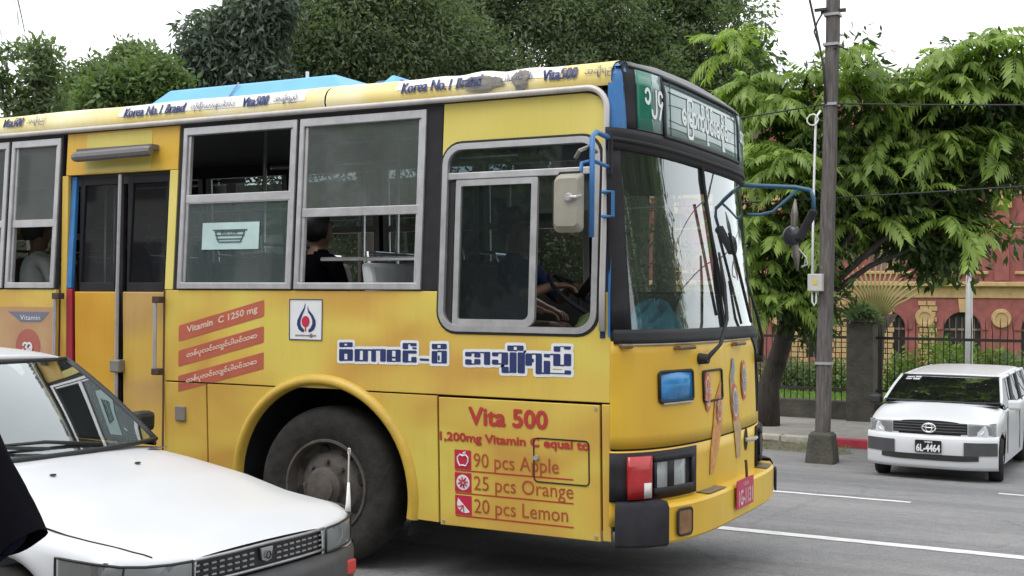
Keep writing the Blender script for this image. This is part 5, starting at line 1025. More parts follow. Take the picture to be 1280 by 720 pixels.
# ------------------------------------------------------------------ people
SKIN = mat('brown skin', (.24, .13, .085), .5, var=.08, scale=20); HAIR = mat('black hair', (.012, .010, .010), .5, var=.2)
NAVY = mat('dark navy cloth', (.006, .009, .022), .95, spec=.1, var=.25, scale=14, bump=.3, bscale=60); BLK = mat('black cloth', (.004, .004, .006), 1, var=.3, spec=.05)
WHT = mat('white cotton', (.62, .62, .60), .8, var=.08, scale=10); GRN = mat('green cloth', (.10, .15, .05), .8, var=.2); LON = mat('checked brown longyi', (.10, .06, .05), .85, var=.3)
BLU = mat('dark blue shirt', (.015, .03, .09), .85, var=.2)
def person(name, label, loc, rz, J, E_, shirt, lower, hairlen=0, group=None, scarf=None, drop=None):
    """J: joint -> (point, radius); E_: bones (a, b, zone)"""
    names = list(J); idx = {k: i for i, k in enumerate(names)}
    me = bpy.data.meshes.new('body'); me.from_pydata([J[k][0] for k in names], [(idx[a], idx[b]) for a, b, z in E_], [])
    tmp = bpy.data.objects.new('body', me); COL.objects.link(tmp); md = tmp.modifiers.new('skin', 'SKIN'); md.use_smooth_shade = True
    for i, k in enumerate(names):
        r = J[k][1]; me.skin_vertices[0].data[i].radius = (r, r) if not isinstance(r, tuple) else r; me.skin_vertices[0].data[i].use_root = (i == 0)
    sb = tmp.modifiers.new('subsurf', 'SUBSURF'); sb.levels = sb.render_levels = 2
    dg = bpy.context.evaluated_depsgraph_get(); nm = bpy.data.meshes.new_from_object(tmp.evaluated_get(dg)); bpy.data.objects.remove(tmp)
    for m in (SKIN, shirt, lower, HAIR): nm.materials.append(m)
    zi = {'skin': 0, 'shirt': 1, 'lower': 2, 'hair': 3}
    A = np.array([J[a][0] for a, b, z in E_]); B = np.array([J[b][0] for a, b, z in E_]); Z = [zi[z] for a, b, z in E_]
    ab = B-A; L2 = (ab**2).sum(1)+1e-9
    for p in nm.polygons:
        c = np.array(p.center); t = np.clip(((c-A)*ab).sum(1)/L2, 0, 1); d = ((A+ab*t[:, None]-c)**2).sum(1); p.material_index = Z[int(d.argmin())]; p.use_smooth = True
    root = empty(name, loc, rz, label, 'person', group)
    o = bpy.data.objects.new('body', nm); COL.objects.link(o); o.parent = root
    h = Vector(J['crown'][0]); n_ = Vector(J['skull'][0])
    hb = MB(); ctr = n_.lerp(h, .45)+Vector((-.012, 0, .012))
    def hf(u, v):
        th = u; r = .119; fr = math.cos(v); low_ = (2.15+hairlen*.35 if fr < -.35 else (1.95+hairlen*.3 if fr < .30 else 1.0)); t_ = th*low_
        return ctr+Vector((r*1.08*math.sin(t_)*math.cos(v), r*.93*math.sin(t_)*math.sin(v), r*1.12*math.cos(t_)))
    hb.grid(hf, lin(0, 1, 8), lin(0, 2*math.pi, 20)); hb.build('hair', scarf or HAIR, root, smooth=True)
    for s in (-1, 1):      # eyes
        MB().lathe([(.0, .006), (.007, .005), (.010, .0), (.007, -.004), (.0, -.006)], n_+Vector((.086, s*.033, .055)), 'x', 8).build('eye', M_pwht, root, smooth=True)
    return root
def base_joints(lean=0, W=.185):
    J = {'pelvis': ((0, 0, .10), .145), 'spine': ((lean*.3, 0, .30), .135), 'chest': ((lean*.7, 0, .46), (.15, .12)), 'collar': ((lean*.95, 0, .585), .07), 'neck': ((lean, 0, .65), .052), 'skull': ((lean+.015, 0, .74), .085), 'crown': ((lean+.01, 0, .85), .078),
         'nose': ((lean+.105, 0, .765), .014), 'chin': ((lean+.07, 0, .69), .035)}
    E_ = [('pelvis', 'spine', 'shirt'), ('spine', 'chest', 'shirt'), ('chest', 'collar', 'shirt'), ('collar', 'neck', 'skin'), ('neck', 'skull', 'skin'), ('skull', 'crown', 'skin'), ('skull', 'nose', 'skin'), ('neck', 'chin', 'skin')]
    for s, k in ((1, 'l'), (-1, 'r')):
        J['ear'+k] = ((lean+.0, s*.088, .75), .018); E_.append(('skull', 'ear'+k, 'skin'))
    return J, E_
def add_arm(J, E_, k, s, sh, el, wr, tip, sleeve='elbow', lean=0):
    J['sh'+k] = (sh, .062); J['el'+k] = (el, .043); J['wr'+k] = (wr, .028); E_.append(('collar', 'sh'+k, 'shirt')); E_.append(('sh'+k, 'el'+k, 'shirt')); E_.append(('el'+k, 'wr'+k, 'shirt' if sleeve == 'wrist' else 'skin'))
    w_ = Vector(wr); d = (Vector(tip)-w_).normalized(); sd = d.cross(Vector((0, 0, 1))); sd = sd.normalized() if sd.length > .1 else Vector((0, 1, 0)); up_ = sd.cross(d)
    pm = w_+d*.075; J['pm'+k] = (tuple(pm), (.034, .018)); E_.append(('wr'+k, 'pm'+k, 'skin'))
    for q, (o_, ln) in enumerate(((-.03, .062), (-.010, .075), (.010, .070), (.028, .055))):
        a = pm+sd*o_+d*.012; b = a+d*ln*.55-up_*.012; c = b+d*ln*.3-up_*.035
        J[f'f{q}{k}a'] = (tuple(a), .0095); J[f'f{q}{k}b'] = (tuple(b), .0088); J[f'f{q}{k}c'] = (tuple(c), .0075); E_ += [('pm'+k, f'f{q}{k}a', 'skin'), (f'f{q}{k}a', f'f{q}{k}b', 'skin'), (f'f{q}{k}b', f'f{q}{k}c', 'skin')]
    t1 = w_+d*.03-sd*.035*s; t2 = t1+d*.04-sd*.012*s; J['t1'+k] = (tuple(t1), .011); J['t2'+k] = (tuple(t2), .009); E_ += [('wr'+k, 't1'+k, 'skin'), ('t1'+k, 't2'+k, 'skin')]
def seated_legs(J, E_, kn=.46, drop=.42):
    for s, k in ((1, 'l'), (-1, 'r')):
        J['hip'+k] = ((.03, s*.095, .06), .095); J['kn'+k] = ((kn, s*.12, .09), .065); J['an'+k] = ((kn+.02, s*.12, .09-drop), .04); J['to'+k] = ((kn+.18, s*.13, .06-drop), .035)
        E_ += [('pelvis', 'hip'+k, 'lower'), ('hip'+k, 'kn'+k, 'lower'), ('kn'+k, 'an'+k, 'lower'), ('an'+k, 'to'+k, 'skin')]
# driver, at the wheel behind the side window
J, E_ = base_joints(.04)
add_arm(J, E_, 'r', -1, (.05, -.19, .545), (.20, -.27, .36), (.36, -.12, .43), (.46, -.05, .43)); add_arm(J, E_, 'l', 1, (.05, .19, .545), (.22, .27, .34), (.37, .12, .43), (.47, .06, .42))
seated_legs(J, E_, .46, .36)
person('person', 'bus driver in a dark shirt with hands on the steering wheel', (-.92, .56, 1.36), 0, J, E_, BLU, LON)
def passenger(label, loc, rz, shirt, lower, hair=0, lean=0, scarf=None, group=None):
    J, E_ = base_joints(lean)
    add_arm(J, E_, 'r', -1, (.0, -.18, .54), (.06, -.24, .30), (.26, -.16, .22), (.36, -.12, .2)); add_arm(J, E_, 'l', 1, (.0, .18, .54), (.06, .24, .30), (.26, .16, .22), (.36, .12, .2))
    seated_legs(J, E_, .40, .20); return person('person', label, loc, rz, J, E_, shirt, lower, hair, group, scarf)
passenger('passenger with long dark hair seated by the open lower window pane', (-2.38, .50, 1.40), R_(75), BLK, LON, 1.4)
passenger('passenger in dark clothes seated behind the folding door glass', (-4.72, 1.15, 1.50), R_(60), NAVY, LON, .6)
passenger('passenger in a white shirt seated at the window behind the door', (-5.12, .5, 1.42), R_(70), WHT, LON, .3)
passenger('passenger in white seated across the aisle from the driver', (-1.62, 1.95, 1.40), R_(10), WHT, LON, .5)
# person standing by the near car, elbow out
J, E_ = base_joints(0)
J = {k: ((p[0][0], p[0][1], p[0][2]), p[1]) for k, p in J.items()}
add_arm(J, E_, 'l', 1, (0, .19, .52), (.0, .43, .17), (.03, .22, .02), (.05, .17, -.06), 'wrist'); add_arm(J, E_, 'r', -1, (0, -.19, .545), (.02, -.24, .26), (.10, -.2, .03), (.12, -.18, -.08), 'wrist')
J['ell'] = (J['ell'][0], .045); J['shl'] = (J['shl'][0], .065); J['wrl'] = (J['wrl'][0], .035)
for s, k in ((1, 'l'), (-1, 'r')):
    J['hip'+k] = ((0, s*.095, .0), .11); J['kn'+k] = ((.02, s*.10, -.42), .075); J['an'+k] = ((0, s*.10, -.80), .05); J['to'+k] = ((.16, s*.12, -.845), .038)
    E_ += [('pelvis', 'hip'+k, 'lower'), ('hip'+k, 'kn'+k, 'lower'), ('kn'+k, 'an'+k, 'lower'), ('an'+k, 'to'+k, 'skin')]
pp = person('person', 'person in dark navy clothes with a wide black sleeve beside the white saloon bonnet', (-1.02, -3.4, .77), R_(-90), J, E_, NAVY, NAVY, .2); pp.scale = (.9, .9, .9)
sa, sb2 = Vector((0, .17, .55)), Vector((0, .455, .14)); ax_ = (sb2-sa).normalized(); u_ = Vector((1, 0, 0)); v_ = ax_.cross(u_)
MB().grid(lambda t, a: sa.lerp(sb2, t)+(u_*math.cos(a)*.8+v_*math.sin(a))*(.075+.022*t+.004*math.sin(5*a+9*t)), lin(0, 1, 8), lin(0, 2*math.pi, 24)).build('sleeve', BLK, pp, smooth=True)
# things left on the dashboard
def cloth(name, label, cat, c, r, m, seed):
    rs = np.random.default_rng(seed); ph = rs.uniform(0, 6, 8)
    f = lambda u, v: (c[0]+r[0]*math.sin(u)*math.cos(v)*(1+.25*math.sin(3*v+ph[0])+.12*math.sin(7*v+ph[1]+4*u)), c[1]+r[1]*math.sin(u)*math.sin(v)*(1+.2*math.sin(4*v+ph[2])), c[2]+r[2]*max(0, math.cos(u))*(1+.3*math.sin(5*v+ph[3]+6*u)))
    tag(MB().grid(f, lin(.01, 1.6, 14), lin(0, 2*math.pi, 32)).build(name, m, smooth=True), label, cat)
cloth('plastic_bag', 'crumpled blue plastic bag lying on the bus dashboard', 'bag', (.02, .62, 1.50), (.13, .30, .17), mat('blue plastic', (.06, .30, .42), .35, var=.3, scale=9), 3)
cloth('folded_cloth', 'bundle of cream cloth lying on the bus dashboard', 'cloth', (.04, 1.25, 1.50), (.12, .26, .22), mat('cream cloth', (.42, .38, .28), .8, var=.25, scale=9), 5)
cloth('green_bundle', 'green and white bundle behind the driver side window', 'cloth', (-.30, .42, 1.50), (.10, .13, .10), GRN, 8)
# ------------------------------------------------------------------ cars
M_carw = mat('white car paint', (.60, .61, .63), .32, var=.02, scale=2, coat=.15, rvar=.05)
M_bump = mat('dark grey bumper', (.055, .055, .058), .6, var=.2, scale=10, dirt=.3)
M_cblk = mat('black car trim', (.02, .02, .021), .5, var=.2)
G_car = glass('car glass', (.66, .74, .70), 1.0, .01, .02, (.4, .45, .45), 1.5, 3.2)
G_cdark = glass('dark car glass', (.30, .34, .33), 1.2, .01, .03, (.2, .2, .2), 1.55, 2.4)
G_lamp = glass('car lamp glass', (.75, .78, .80), 1.2, .04, .34, (.33, .33, .31))
G_cside = glass('car side glass', (.22, .25, .25), .3, .01, .02, (.2, .2, .2), 1.3, .7)
M_cint = mat('grey car interior', (.09, .09, .095), .8, var=.2)
SIDE_T = (0, .12, .3, .5, .7, .88, 1.0)
def section(hw, zb, ze, zc):
    pts = []
    for t in SIDE_T: pts.append((hw*(.955+.045*math.sin(math.pi*min(1, .15+t*.62))), zb+(ze-.045-zb)*t))
    pts += [(hw*.975, ze-.02), (hw*.945, ze), (hw*.86, ze+(zc-ze)*.38), (hw*.66, ze+(zc-ze)*.68), (hw*.35, ze+(zc-ze)*.92), (0, zc)]
    return pts
def loft(st, sill, arches, upto=None):
    """st: (x, hw, ze, zc); full width mesh; upto limits the section (None = to the centre line)"""
    mb = MB(); rows = []
    for (x, hw, ze, zc) in st:
        zb = sill
        for (ax, az, ar) in arches:
            if abs(x-ax) < ar: zb = max(zb, az+math.sqrt(ar*ar-(x-ax)**2))
        s = section(hw, zb, ze, zc)[:upto]; rows.append([(x, -y, z) for y, z in s] + ([(x, y, z) for y, z in s[::-1][1:]] if upto is None else []))
    n = len(rows[0]); vs_ = [p for r in rows for p in r]; fs = [(i*n+k, i*n+k+1, (i+1)*n+k+1, (i+1)*n+k) for i in range(len(rows)-1) for k in range(n-1)]
    mb.add(vs_, fs)
    if upto is not None:
        vs2 = [(x, -y, z) for x, y, z in vs_]; mb.add(vs2, [f[::-1] for f in fs])
    return mb, rows
def dense(st, step=.05):
    out = []; xs = [s[0] for s in st][::-1]
    x = st[0][0]
    while x > st[-1][0]: out.append(x); x -= step
    out.append(st[-1][0])
    f = lambda x, k: float(np.interp(x, xs, [s[k] for s in st][::-1]))
    return [(x, f(x, 1), f(x, 2), f(x, 3)) for x in out]
def car_wheel(root, x, y, r, steer=0):
    w_ = empty('wheel', (x, y, r), steer); w_.parent = root; s = 1 if y > 0 else -1
    MB().lathe([(r*.66, .0), (r*.7, .012), (r*.9, .012), (r*.985, -.02), (r, -.05), (r, -.13), (r*.95, -.17), (r*.6, -.17)], (0, 0, 0), 'y', 36).build('tyre', M_tyre, w_, smooth=True)
    MB().lathe([(r*.67, .004), (r*.63, .004), (r*.6, -.03), (r*.45, -.012), (r*.2, .0), (r*.18, .012), (.0, .014)], (0, 0, 0), 'y', 32).build('rim', mat('silver wheel', (.42, .43, .45), .4, .6, var=.15), w_, smooth=True)
    for k in range(7): a = k*2*math.pi/7; MB().lathe([(.0, .006), (r*.075, .005), (r*.085, -.01)], (r*.44*math.cos(a), -.008, r*.44*math.sin(a)), 'y', 10).build('rim_hole', M_cblk, w_)
    if s < 0: w_.scale = (1, -1, 1)
def patch(fn, us, vs_, name, m, parent, th=0, fix=False): 
    o = MB().grid(fn, us, vs_).build(name, m, parent, smooth=True, fix=True)
    if th: md = o.modifiers.new('thickness', 'SOLIDIFY'); md.thickness = th
    return o
def cabin(root, cow, hdr, rear_top, rear_bot, belt, hwb, hwr, zr, crown, wag, gl_f, gl_s, xs_pillars, pm=None):
    """cow=(x,z) at the scuttle, hdr=(x,z) windscreen top; the roof runs to rear_top"""
    xc, zc = cow; xh, zh = hdr
    def ws(u, v):      # u 0..1 up, v -1..1 across
        hw = (hwb-.03)*(1-u)+hwr*u; x = xc+(xh-xc)*u+(.13*(1-u)+.06*u)*(1-v*v)-(.0); z = zc+(zh-zc)*u+.018*math.sin(math.pi*u); return (x, hw*v, z)
    patch(ws, lin(0, 1, 8), lin(-1, 1, 14), 'windscreen', gl_f, root)
    MB().tube([Vector(ws(0, v))+Vector((.01, 0, .0)) for v in lin(-1, 1, 14)], .012, 6).build('scuttle', M_cblk, root, smooth=True)
    MB().tube([Vector(ws(1, v))+Vector((0, 0, .0)) for v in lin(-1, 1, 14)], .012, 6).build('screen_seal', M_cblk, root, smooth=True)
    xr, zrr = rear_top
    def roof(u, v):
        x = xh+(xr-xh)*u+.06*(1-v*v)*(1-2*u); hw = hwr*(1+.02*math.sin(math.pi*u)); z = zh+.012+(zr-zh)*math.sin(math.pi*min(1, u*1.15+.02)*.5 if wag else math.pi*u)+crown*(1-v*v)-.03*max(0, abs(v)-.85)/.15; return (x, hw*v*1.02, z)
    patch(roof, lin(0, 1, 16), lin(-1, 1, 16), 'roof', M_carw, root, .02)
    for s in (-1, 1):
        MB().tube([Vector(ws(u, s))+Vector((-.015, s*.008, 0)) for u in lin(-.02, 1, 8)] , [.022]*8+[.02], 7).build('front_pillar', pm or M_cblk, root, smooth=True)
        MB().tube([Vector(roof(u, s*.985))+Vector((0, 0, -.012)) for u in lin(0, 1, 12)], .028, 7).build('roof_rail', M_carw, root, smooth=True)
        def sg(u, v):      # side glass u along, v up
            xb_ = xc-.03+(rear_bot-xc+.03)*u; xt = xh-.02+(xr-xh+.04)*u; t = Vector(roof(u, s*.985)); b = Vector((xb_, s*hwb, belt)); p = b.lerp(t, v); return p
        cuts = [0]+xs_pillars+[1]
        for i in range(len(cuts)-1):
            fr = MB().tube([sg(cuts[i+1], v)+Vector((0, s*.002, 0)) for v in lin(0, 1, 4)], .028 if i < len(cuts)-2 else .04, 6).build('side_pillar', M_carw if i >= len(cuts)-2 else M_cblk, root)
            patch(lambda u, v, a=cuts[i], b=cuts[i+1]: sg(a+(b-a)*u, v), lin(.0, 1, 4), lin(0, 1, 4), 'side_glass', gl_s, root)
        MB().tube([sg(u, 0)+Vector((0, s*.004, 0)) for u in lin(0, 1, 8)], .012, 6).build('belt_trim', M_cblk, root)
    def rg(u, v): hw = hwr*(1-u)+(hwb-.04)*u; return (xr+(rear_bot-xr)*u, hw*v, Vector(roof(1, v)).z*(1-u)+(belt)*u)
    patch(rg, lin(0, 1, 5), lin(-1, 1, 10), 'rear_glass', gl_s, root)
    return ws
def interior(root, xd, zd, floor, xr, hw, wheel_side):
    MB().box(xr, xd+.5, -hw, hw, floor-.03, floor).build('floor_pan', M_cint, root)
    MB().add([(xd, -hw, zd-.25), (xd, hw, zd-.25), (xd+.05, hw, zd), (xd+.05, -hw, zd), (xd+.45, -hw, zd+.02), (xd+.45, hw, zd+.02)], [(0, 1, 2, 3), (3, 2, 5, 4)]).build('dashboard', M_cint, root)
    for s in (-1, 1):
        for x in (xd-.75, xd-1.65):
            MB().box(x, x+.48, s*.37-.24, s*.37+.24, floor+.18, floor+.34).build('seat_cushion', M_cint, root, bevel=.04); MB().obox((x-.06, s*.37, floor+.56), .13, .48, .58, (0, -.2, 0)).build('seat_back', M_cint, root, bevel=.04); MB().obox((x-.13, s*.37, floor+.93), .09, .24, .16, (0, -.15, 0)).build('headrest', M_cint, root, bevel=.04)
    c = Vector((xd-.12, wheel_side*.37, zd+.02)); ex = Euler((0, R_(-28), 0)).to_matrix()
    MB().tube([c+ex@Vector((0, .18*math.cos(t), .18*math.sin(t))) for t in lin(0, 2*math.pi, 24)], .013, 6).tube([c, c+ex@Vector((.3, 0, 0))], .025, 6).tube([c+ex@Vector((0, -.18, 0)), c+ex@Vector((0, .18, 0))], .012, 5).build('steering_wheel', M_cblk, root)
def front_strip(root, name, m, xp, y0, y1, za, zb, off, ny=10, th=0, parent=None):
    f = lambda a, k: (xp(a)+off, a, za(a)+(zb(a)-za(a))*k)
    return patch(f, lin(y0, y1, ny), [0, .5, 1], name, m, parent or root, th)

# ---- near white saloon
c1 = empty('white_saloon_car', (-.70, -2.0, 0), R_(-3.2), 'white saloon car beside the bus wheel, bonnet and dark lattice grille showing', 'car')
def xp1(y): return -.07-.14*(abs(y)/.76)**3
st1 = [(-.085, .40, .634, .645), (-.105, .55, .634, .652), (-.135, .66, .645, .664), (-.18, .735, .662, .690), (-.28, .772, .685, .722), (-.60, .785, .715, .775), (-.90, .80, .775, .835), (-1.25, .805, .82, .885), (-1.56, .808, .85, .92)]
mb, rows = loft(dense(st1, .045), .20, [(-.80, .29, .345)]); mb.build('front_body', M_carw, c1, smooth=True, auto=55)
def top1(x, y):      # height of the bonnet skin
    d_ = st1[::-1]; f = lambda k: float(np.interp(x, [q[0] for q in d_], [q[k] for q in d_])); hw, ze, zc = f(1), f(2), f(3); t = abs(y)/hw
    return float(np.interp(t, [0, .35, .66, .86, .945, .975], [zc, ze+(zc-ze)*.92, ze+(zc-ze)*.68, ze+(zc-ze)*.38, ze, ze-.02]))
gx = [-1.54, -1.3, -1.1, -.9, -.7, -.52, -.40, -.32, -.26, -.21, -.175, -.15]
gy = [.700, .70, .698, .694, .688, .676, .663, .648, .63, .608, .585, .565]
MB().tube([(x, -y, top1(x, y)+.001) for x, y in zip(gx, gy)], .0038, 5).build('bonnet_gap', M_seam, c1, smooth=True)
st1b = [(-1.54, .808, .85, .92), (-1.9, .815, .865, .9), (-2.6, .82, .88, .9), (-3.3, .81, .89, .9), (-3.7, .795, .90, .95), (-4.15, .76, .86, .9)]
mb, _ = loft(dense(st1b, .06), .20, [(-3.26, .29, .345)], upto=9); mb.build('side_body', M_carw, c1, smooth=True)
mb, _ = loft(dense([(-3.45, .80, .90, .95), (-3.7, .795, .90, .95), (-4.15, .76, .86, .9)], .1), .3, []); mb.build('boot', M_carw, c1, smooth=True)
ws1 = cabin(c1, (-1.57, .915), (-2.12, 1.345), (-3.1, 1.34), -3.55, .885, .77, .585, 1.385, .02, False, G_car, G_car, [.42, .86])
interior(c1, -1.90, .86, .28, -3.4, .74, -1)
for a, b in (((-1.48, .30), (-1.62, -.38)), ((-1.50, -.20), (-1.62, -.70))):      # wipers lie on the screen
    p0 = Vector((a[0], a[1], .935)); p1 = Vector(ws1(.10, b[1]/.74))+Vector((.03, 0, .02))
    wp = MB().tube([p0, p0.lerp(p1, .5)+Vector((.01, 0, .02)), p1], [.012, .009, .007], 6).build('wiper', M_cblk, c1, smooth=True)
    q = Vector(ws1(.04, (b[1]+.34)/.74))+Vector((.02, 0, .015)); MB().tube([Vector(ws1(.10, (b[1]-.1)/.74))+Vector((.022, 0, .012)), p1, q], .009, 5).build('wiper_blade', M_cblk, wp)
for y in (.24, -.26): MB().box(-1.15, -1.128, y-.012, y+.012, .868, .877).build('washer_jet', M_cblk, c1, bevel=.003)
fl0 = lambda z: (lambda y: z)
hood_e = lambda y: float(np.interp(abs(y), [0, .36, .50, .62, .705, .755], [.642, .638, .638, .644, .654, .668]))
front_strip(c1, 'front_recess', M_cblk, xp1, -.74, .74, fl0(.44), hood_e, -.028, 30)
gr = front_strip(c1, 'grille', M_cblk, xp1, -.41, .41, fl0(.535), lambda y: hood_e(y)-.006, -.008, 16)
M_gl = mat('dull chrome', (.42, .42, .44), .35, .7, var=.15)
for z in (.556, .580, .604):
    for k in range(19):
        y = -.385+.77*k/18
        if abs(y) < .045: continue
        MB().box(xp1(y)-.004, xp1(y)+.004, y-.013, y+.013, z-.0035, z+.0035).build('grille_fin', M_gl, gr)
MB().tube([(xp1(y)+.006, y, hood_e(y)-.008) for y in lin(-.41, .41, 16)], .007, 6).build('grille_rim', M_gl, gr, smooth=True)
MB().tube([(xp1(y)+.004, y, .533) for y in lin(-.41, .41, 16)], .007, 6).build('grille_rim', M_gl, gr, smooth=True)
em = MB().poly([[(-.038, .618), (.038, .618), (.028, .565), (.0, .555), (-.028, .565)]], lambda a, b: (xp1(0)+.012, a, b), .012, (-1, 0, 0)).build('emblem', M_gl, gr, bevel=.003)
MB().lathe([(.012, 0), (.018, .004), (.012, .006)], (xp1(0)+.016, 0, .585), 'x', 14).build('emblem_ring', M_cblk, em)
LPX = [(-.088, .415), (-.105, .52), (-.135, .62), (-.175, .70), (-.24, .755), (-.32, .782), (-.43, .792)]
lt_ = [.630, .632, .638, .648, .660, .668, .672]; lb_ = [.518, .518, .520, .524, .532, .545, .565]
for s in (-1, 1):
    def lamp(k, v, o_=0, s=s):
        i = min(int(k), 5); f = k-i; p, q = LPX[i], LPX[i+1]; n_ = Vector((q[1]-p[1], -(q[0]-p[0]))).normalized(); z0 = lb_[i]+(lb_[i+1]-lb_[i])*f; z1 = lt_[i]+(lt_[i+1]-lt_[i])*f
        return Vector((p[0]+(q[0]-p[0])*f+n_.x*o_, s*(p[1]+(q[1]-p[1])*f+n_.y*o_), z0+(z1-z0)*v))
    ks = lin(0, 6, 24)
    hl = patch(lambda k, v: lamp(k, v, .012), ks, [0, .5, 1], 'headlamp', G_lamp, c1); patch(lambda k, v: lamp(k, v, -.004), ks, [0, .5, 1], 'lamp_reflector', mat('grey reflector', (.30, .30, .29), .3, .5, var=.2), hl)
    edge = [lamp(k, 1, .012) for k in ks]+[lamp(6, v, .012) for v in (.66, .33)]+[lamp(k, 0, .012) for k in ks[::-1]]+[lamp(0, v, .012) for v in (.5, 1)]
    MB().tube(edge, .006, 5).build('lamp_seal', M_cblk, hl, smooth=True)
    MB().tube([lamp(3.0, 0, .014), lamp(2.9, 1, .014)], .004, 4).build('lens_joint', M_cblk, hl)
    MB().lathe([(.0, .0), (.04, .004), (.05, .02)], tuple(lamp(1.1, .5, -.02)), 'x', 18).build('bulb_bowl', M_refl, hl, smooth=True)
bp1 = lambda y: -.0-.22*(abs(y)/.80)**3.4
patch(lambda a, k: (bp1(a)+(-.06, -.012, 0, 0, -.015, -.07)[k], a, (.20, .21, .25, .47, .50, .515)[k]), lin(-.80, .80, 30), range(6), 'bumper', M_bump, c1)
for s in (-1, 1): patch(lambda a, k, s=s: (-.22-.35*a, s*(.802+.008*a), .22+.28*k), lin(0, 1, 4), lin(0, 1, 3), 'bumper_side', M_bump, c1)
MB().box(bp1(.60)-.0, bp1(.60)+.02, .56, .63, .385, .455).build('red_marker', mat('red marker', (.5, .05, .04), .4), c1, bevel=.01)
ant = MB().tube([(-.17, .69, .66), (-.17, .695, .70), (-.17, .695, .80)], [.015, .012, .006], 8).build('corner_marker', M_white, c1, smooth=True); MB().tube([(-.17, .695, .80), (-.17, .697, .94)], .0045, 6).lathe([(.0, .02), (.008, .015), (.009, 0), (.006, -.015)], (-.17, .697, .95), 'z', 10).build('marker_rod', M_chrome, ant)
MB().obox((-1.86, .90, .98), .10, .17, .12, (0, 0, .2)).build('door_mirror', M_cblk, c1, bevel=.03); MB().obox((-1.86, -.90, .98), .10, .17, .12, (0, 0, -.2)).build('door_mirror', M_carw, c1, bevel=.03)
for x in (-.80, -3.26):
    for y in (.79, -.79): car_wheel(c1, x, y, .29)

# ---- parked white estate car across the road
c2 = empty('white_estate_car', (.14, 10.5, -.69), R_(-90-2), 'white estate car with black number plate parked nose out by the red kerb', 'car')
def xp2(y): return -.05-.20*(abs(y)/.82)**3
st2 = [(-.075, .40, .82, .845), (-.10, .56, .82, .86), (-.15, .70, .815, .88), (-.22, .78, .82, .90), (-.34, .825, .85, .93), (-.60, .838, .90, .985), (-.86, .842, .94, 1.03), (-.98, .842, .955, 1.045)]
mb, rows = loft(dense(st2, .04), .22, [(-.74, .30, .35)]); mb.build('front_body', M_carw, c2, smooth=True, auto=55)
st2b = [(-.96, .842, .955, 1.0), (-1.6, .845, .975, 1), (-3.0, .845, .985, 1), (-4.1, .83, .99, 1)]
mb, _ = loft(dense(st2b, .06), .22, [(-3.30, .30, .35)], upto=9); mb.build('side_body', M_carw, c2, smooth=True)
MB().grid(lambda a, k: (-4.1-.04*math.sin(math.pi*k), a, .3+.69*k), lin(-.83, .83, 8), lin(0, 1, 5)).build('tailgate', M_carw, c2, smooth=True)
ws2 = cabin(c2, (-.98, 1.035), (-1.66, 1.355), (-3.95, 1.38), -4.1, .955, .80, .665, 1.40, .015, True, G_cdark, G_cside, [.32, .62], M_carw)
interior(c2, -1.25, .98, .32, -4.0, .76, -1)
he2 = lambda y: float(np.interp(abs(y), [0, .4, .56, .70, .78, .82], [.842, .83, .822, .815, .818, .83]))
front_strip(c2, 'front_recess', M_cblk, xp2, -.80, .80, fl0(.58), he2, -.02, 30)
g2 = front_strip(c2, 'grille', M_cblk, xp2, -.475, .475, fl0(.675), lambda y: he2(y)-.01, .004, 16)
for z in (.70, .738, .776, .81): MB().tube([(xp2(y)+.012, y, z) for y in lin(-.465, .465, 14)], .0075, 5).build('grille_bar', mat('grille grey', (.10, .10, .105), .4, .3), g2)
def oval(cy, cz, ry, rz, r, x): return MB().tube([(x, cy+ry*math.cos(t), cz+rz*math.sin(t)) for t in lin(0, 2*math.pi, 26)], r, 6)
eb = oval(0, .745, .085, .058, .010, xp2(0)+.024); eb.tube([(xp2(0)+.024, .04*math.cos(t), .745+.052*math.sin(t)) for t in lin(0, 2*math.pi, 20)], .008, 5).tube([(xp2(0)+.024, .075*math.cos(t), .768+.022*math.sin(t)) for t in lin(0, 2*math.pi, 20)], .008, 5); eb.build('emblem', mat('bright chrome', (.8, .8, .82), .2, .7, var=.04), g2, smooth=True)
for s in (-1, 1):
    a, b = sorted((s*.485, s*.812)); lo = lambda y: .66+.012*max(0, (abs(y)-.5)/.3); hi = lambda y: he2(y)-.006
    hl = front_strip(c2, 'headlamp', G_lamp, xp2, a, b, lo, hi, .012, 14); front_strip(c2, 'lamp_reflector', mat('bright reflector', (.62, .63, .64), .25, .6, var=.2, scale=20), xp2, a, b, lo, hi, -.012, 14, 0, hl)
    MB().lathe([(.0, .0), (.045, .006), (.06, .024)], (xp2(.62)-.01, s*.62, .74), 'x', 18).build('bulb_bowl', M_refl, hl, smooth=True)
    MB().tube([(xp2(.70)+.012, s*.70, .67), (xp2(.70)+.012, s*.70, .81)], .005, 4).build('lens_joint', M_grey, hl)
bx2 = lambda y: .0-.22*(abs(y)/.84)**3.2
bm2 = patch(lambda a, k: (bx2(a)+(-.08, -.02, 0, 0, -.006, -.03, -.06)[k], a, (.20, .215, .26, .50, .60, .645, .655)[k]), lin(-.842, .842, 36), range(7), 'bumper', M_carw, c2)
for s in (-1, 1):
    a, b = sorted((s*.44, s*.835)); front_strip(c2, 'bumper_insert', M_bump, bx2, a, b, fl0(.405), fl0(.575), .012, 14, 0, bm2)
patch(lambda a, k: (bx2(a)+.012, a, .325+.075*k+.05*max(0, abs(a)-.40)*(1-k)), lin(-.62, .62, 20), [0, 1], 'lower_intake', M_cblk, bm2)
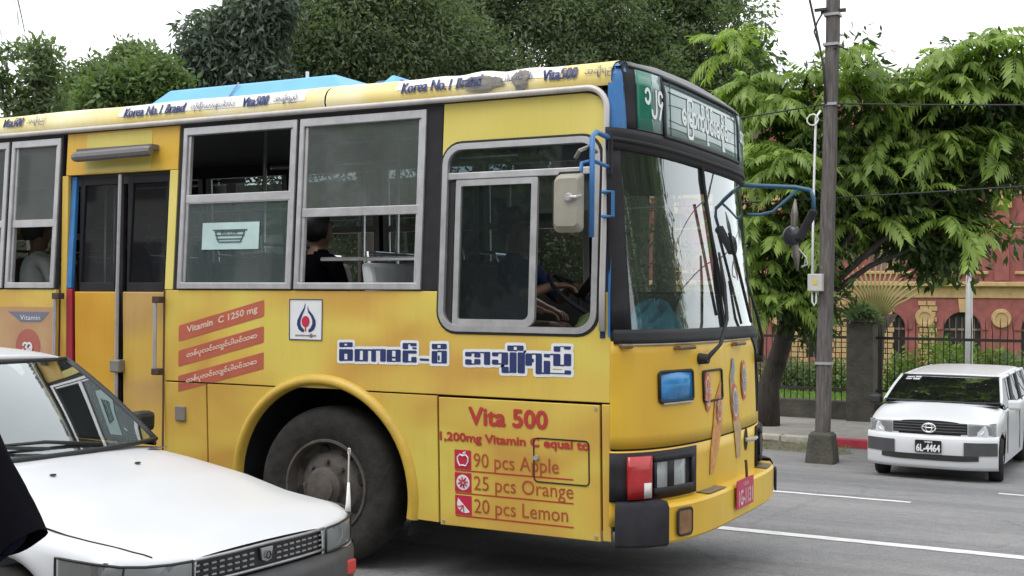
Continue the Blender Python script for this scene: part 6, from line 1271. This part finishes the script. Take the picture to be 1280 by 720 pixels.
pl2 = MB().poly([rrect(-.168, .168, .425, .585, .012)], lambda a, b: (.022, a, b), .008, (-1, 0, 0)).build('number_plate', mat('black number plate', (.012, .012, .013), .4), bm2)
mb = MB(); pf2 = lambda a, b, l=0: (.0245+l, a, b); letter(mb, '6L-4464', pf2, -.15, .15, .438, .53, bold=.0045, nb=5); letter(mb, 'YGN', pf2, -.05, .05, .55, .572, bold=.002, nb=4); mb.build('plate_lettering', M_pwht, pl2, fix=False)
for s in (-1, 1): MB().obox((-1.08, s*.93, 1.02), .11, .17, .13, (0, 0, s*.15)).build('door_mirror', M_carw if s > 0 else M_cblk, c2, bevel=.03)
for s in (-1, 1):
    MB().box(-2.42, -2.40, s*.846-.004, s*.846+.004, .30, .96).box(-1.12, -1.10, s*.846-.004, s*.846+.004, .35, .94).build('door_gap', M_seam, c2); MB().box(-2.25, -2.05, s*.85-.012, s*.85+.012, .86, .89).build('door_handle', M_carw, c2, bevel=.006)
    MB().box(-.62, -.58, s*.845-.004, s*.845+.006, .66, .69).build('side_repeater', mat('amber repeater', (.5, .2, .03), .4), c2)
mb = MB()
for r in range(3): letter(mb, ('YGN 2017', 'PERMIT 48', 'ROAD TAX')[r], lambda a, b, l: Vector(ws2(b, a))+Vector((.006+l, 0, .004)), .58-.42*0-.5+.34, .86-.5+.34, .80-.07*r, .85-.07*r) if False else None
stw = MB()
for (v0, v1, u0, u1) in ((-.86, -.70, .86, .91), (-.68, -.56, .87, .93), (-.86, -.74, .77, .83), (-.71, -.57, .77, .84)): stw.grid(lambda a, b: Vector(ws2(a, b))+Vector((.006, 0, .004)), [u0, u1], [v0, v1])
stw.build('permit_sticker', mat('pale sticker', (.5, .52, .52), .5, var=.3, scale=60), c2)
for x in (-.74, -3.30):
    for y in (.825, -.825): car_wheel(c2, x, y, .30, R_(6) if x > -1 else 0)

for o in list(bpy.data.objects):
    if o.type == 'MESH' and 'lettering' in o.name and o.parent: o['kind'] = 'stuff'      # letters too small to pick apart
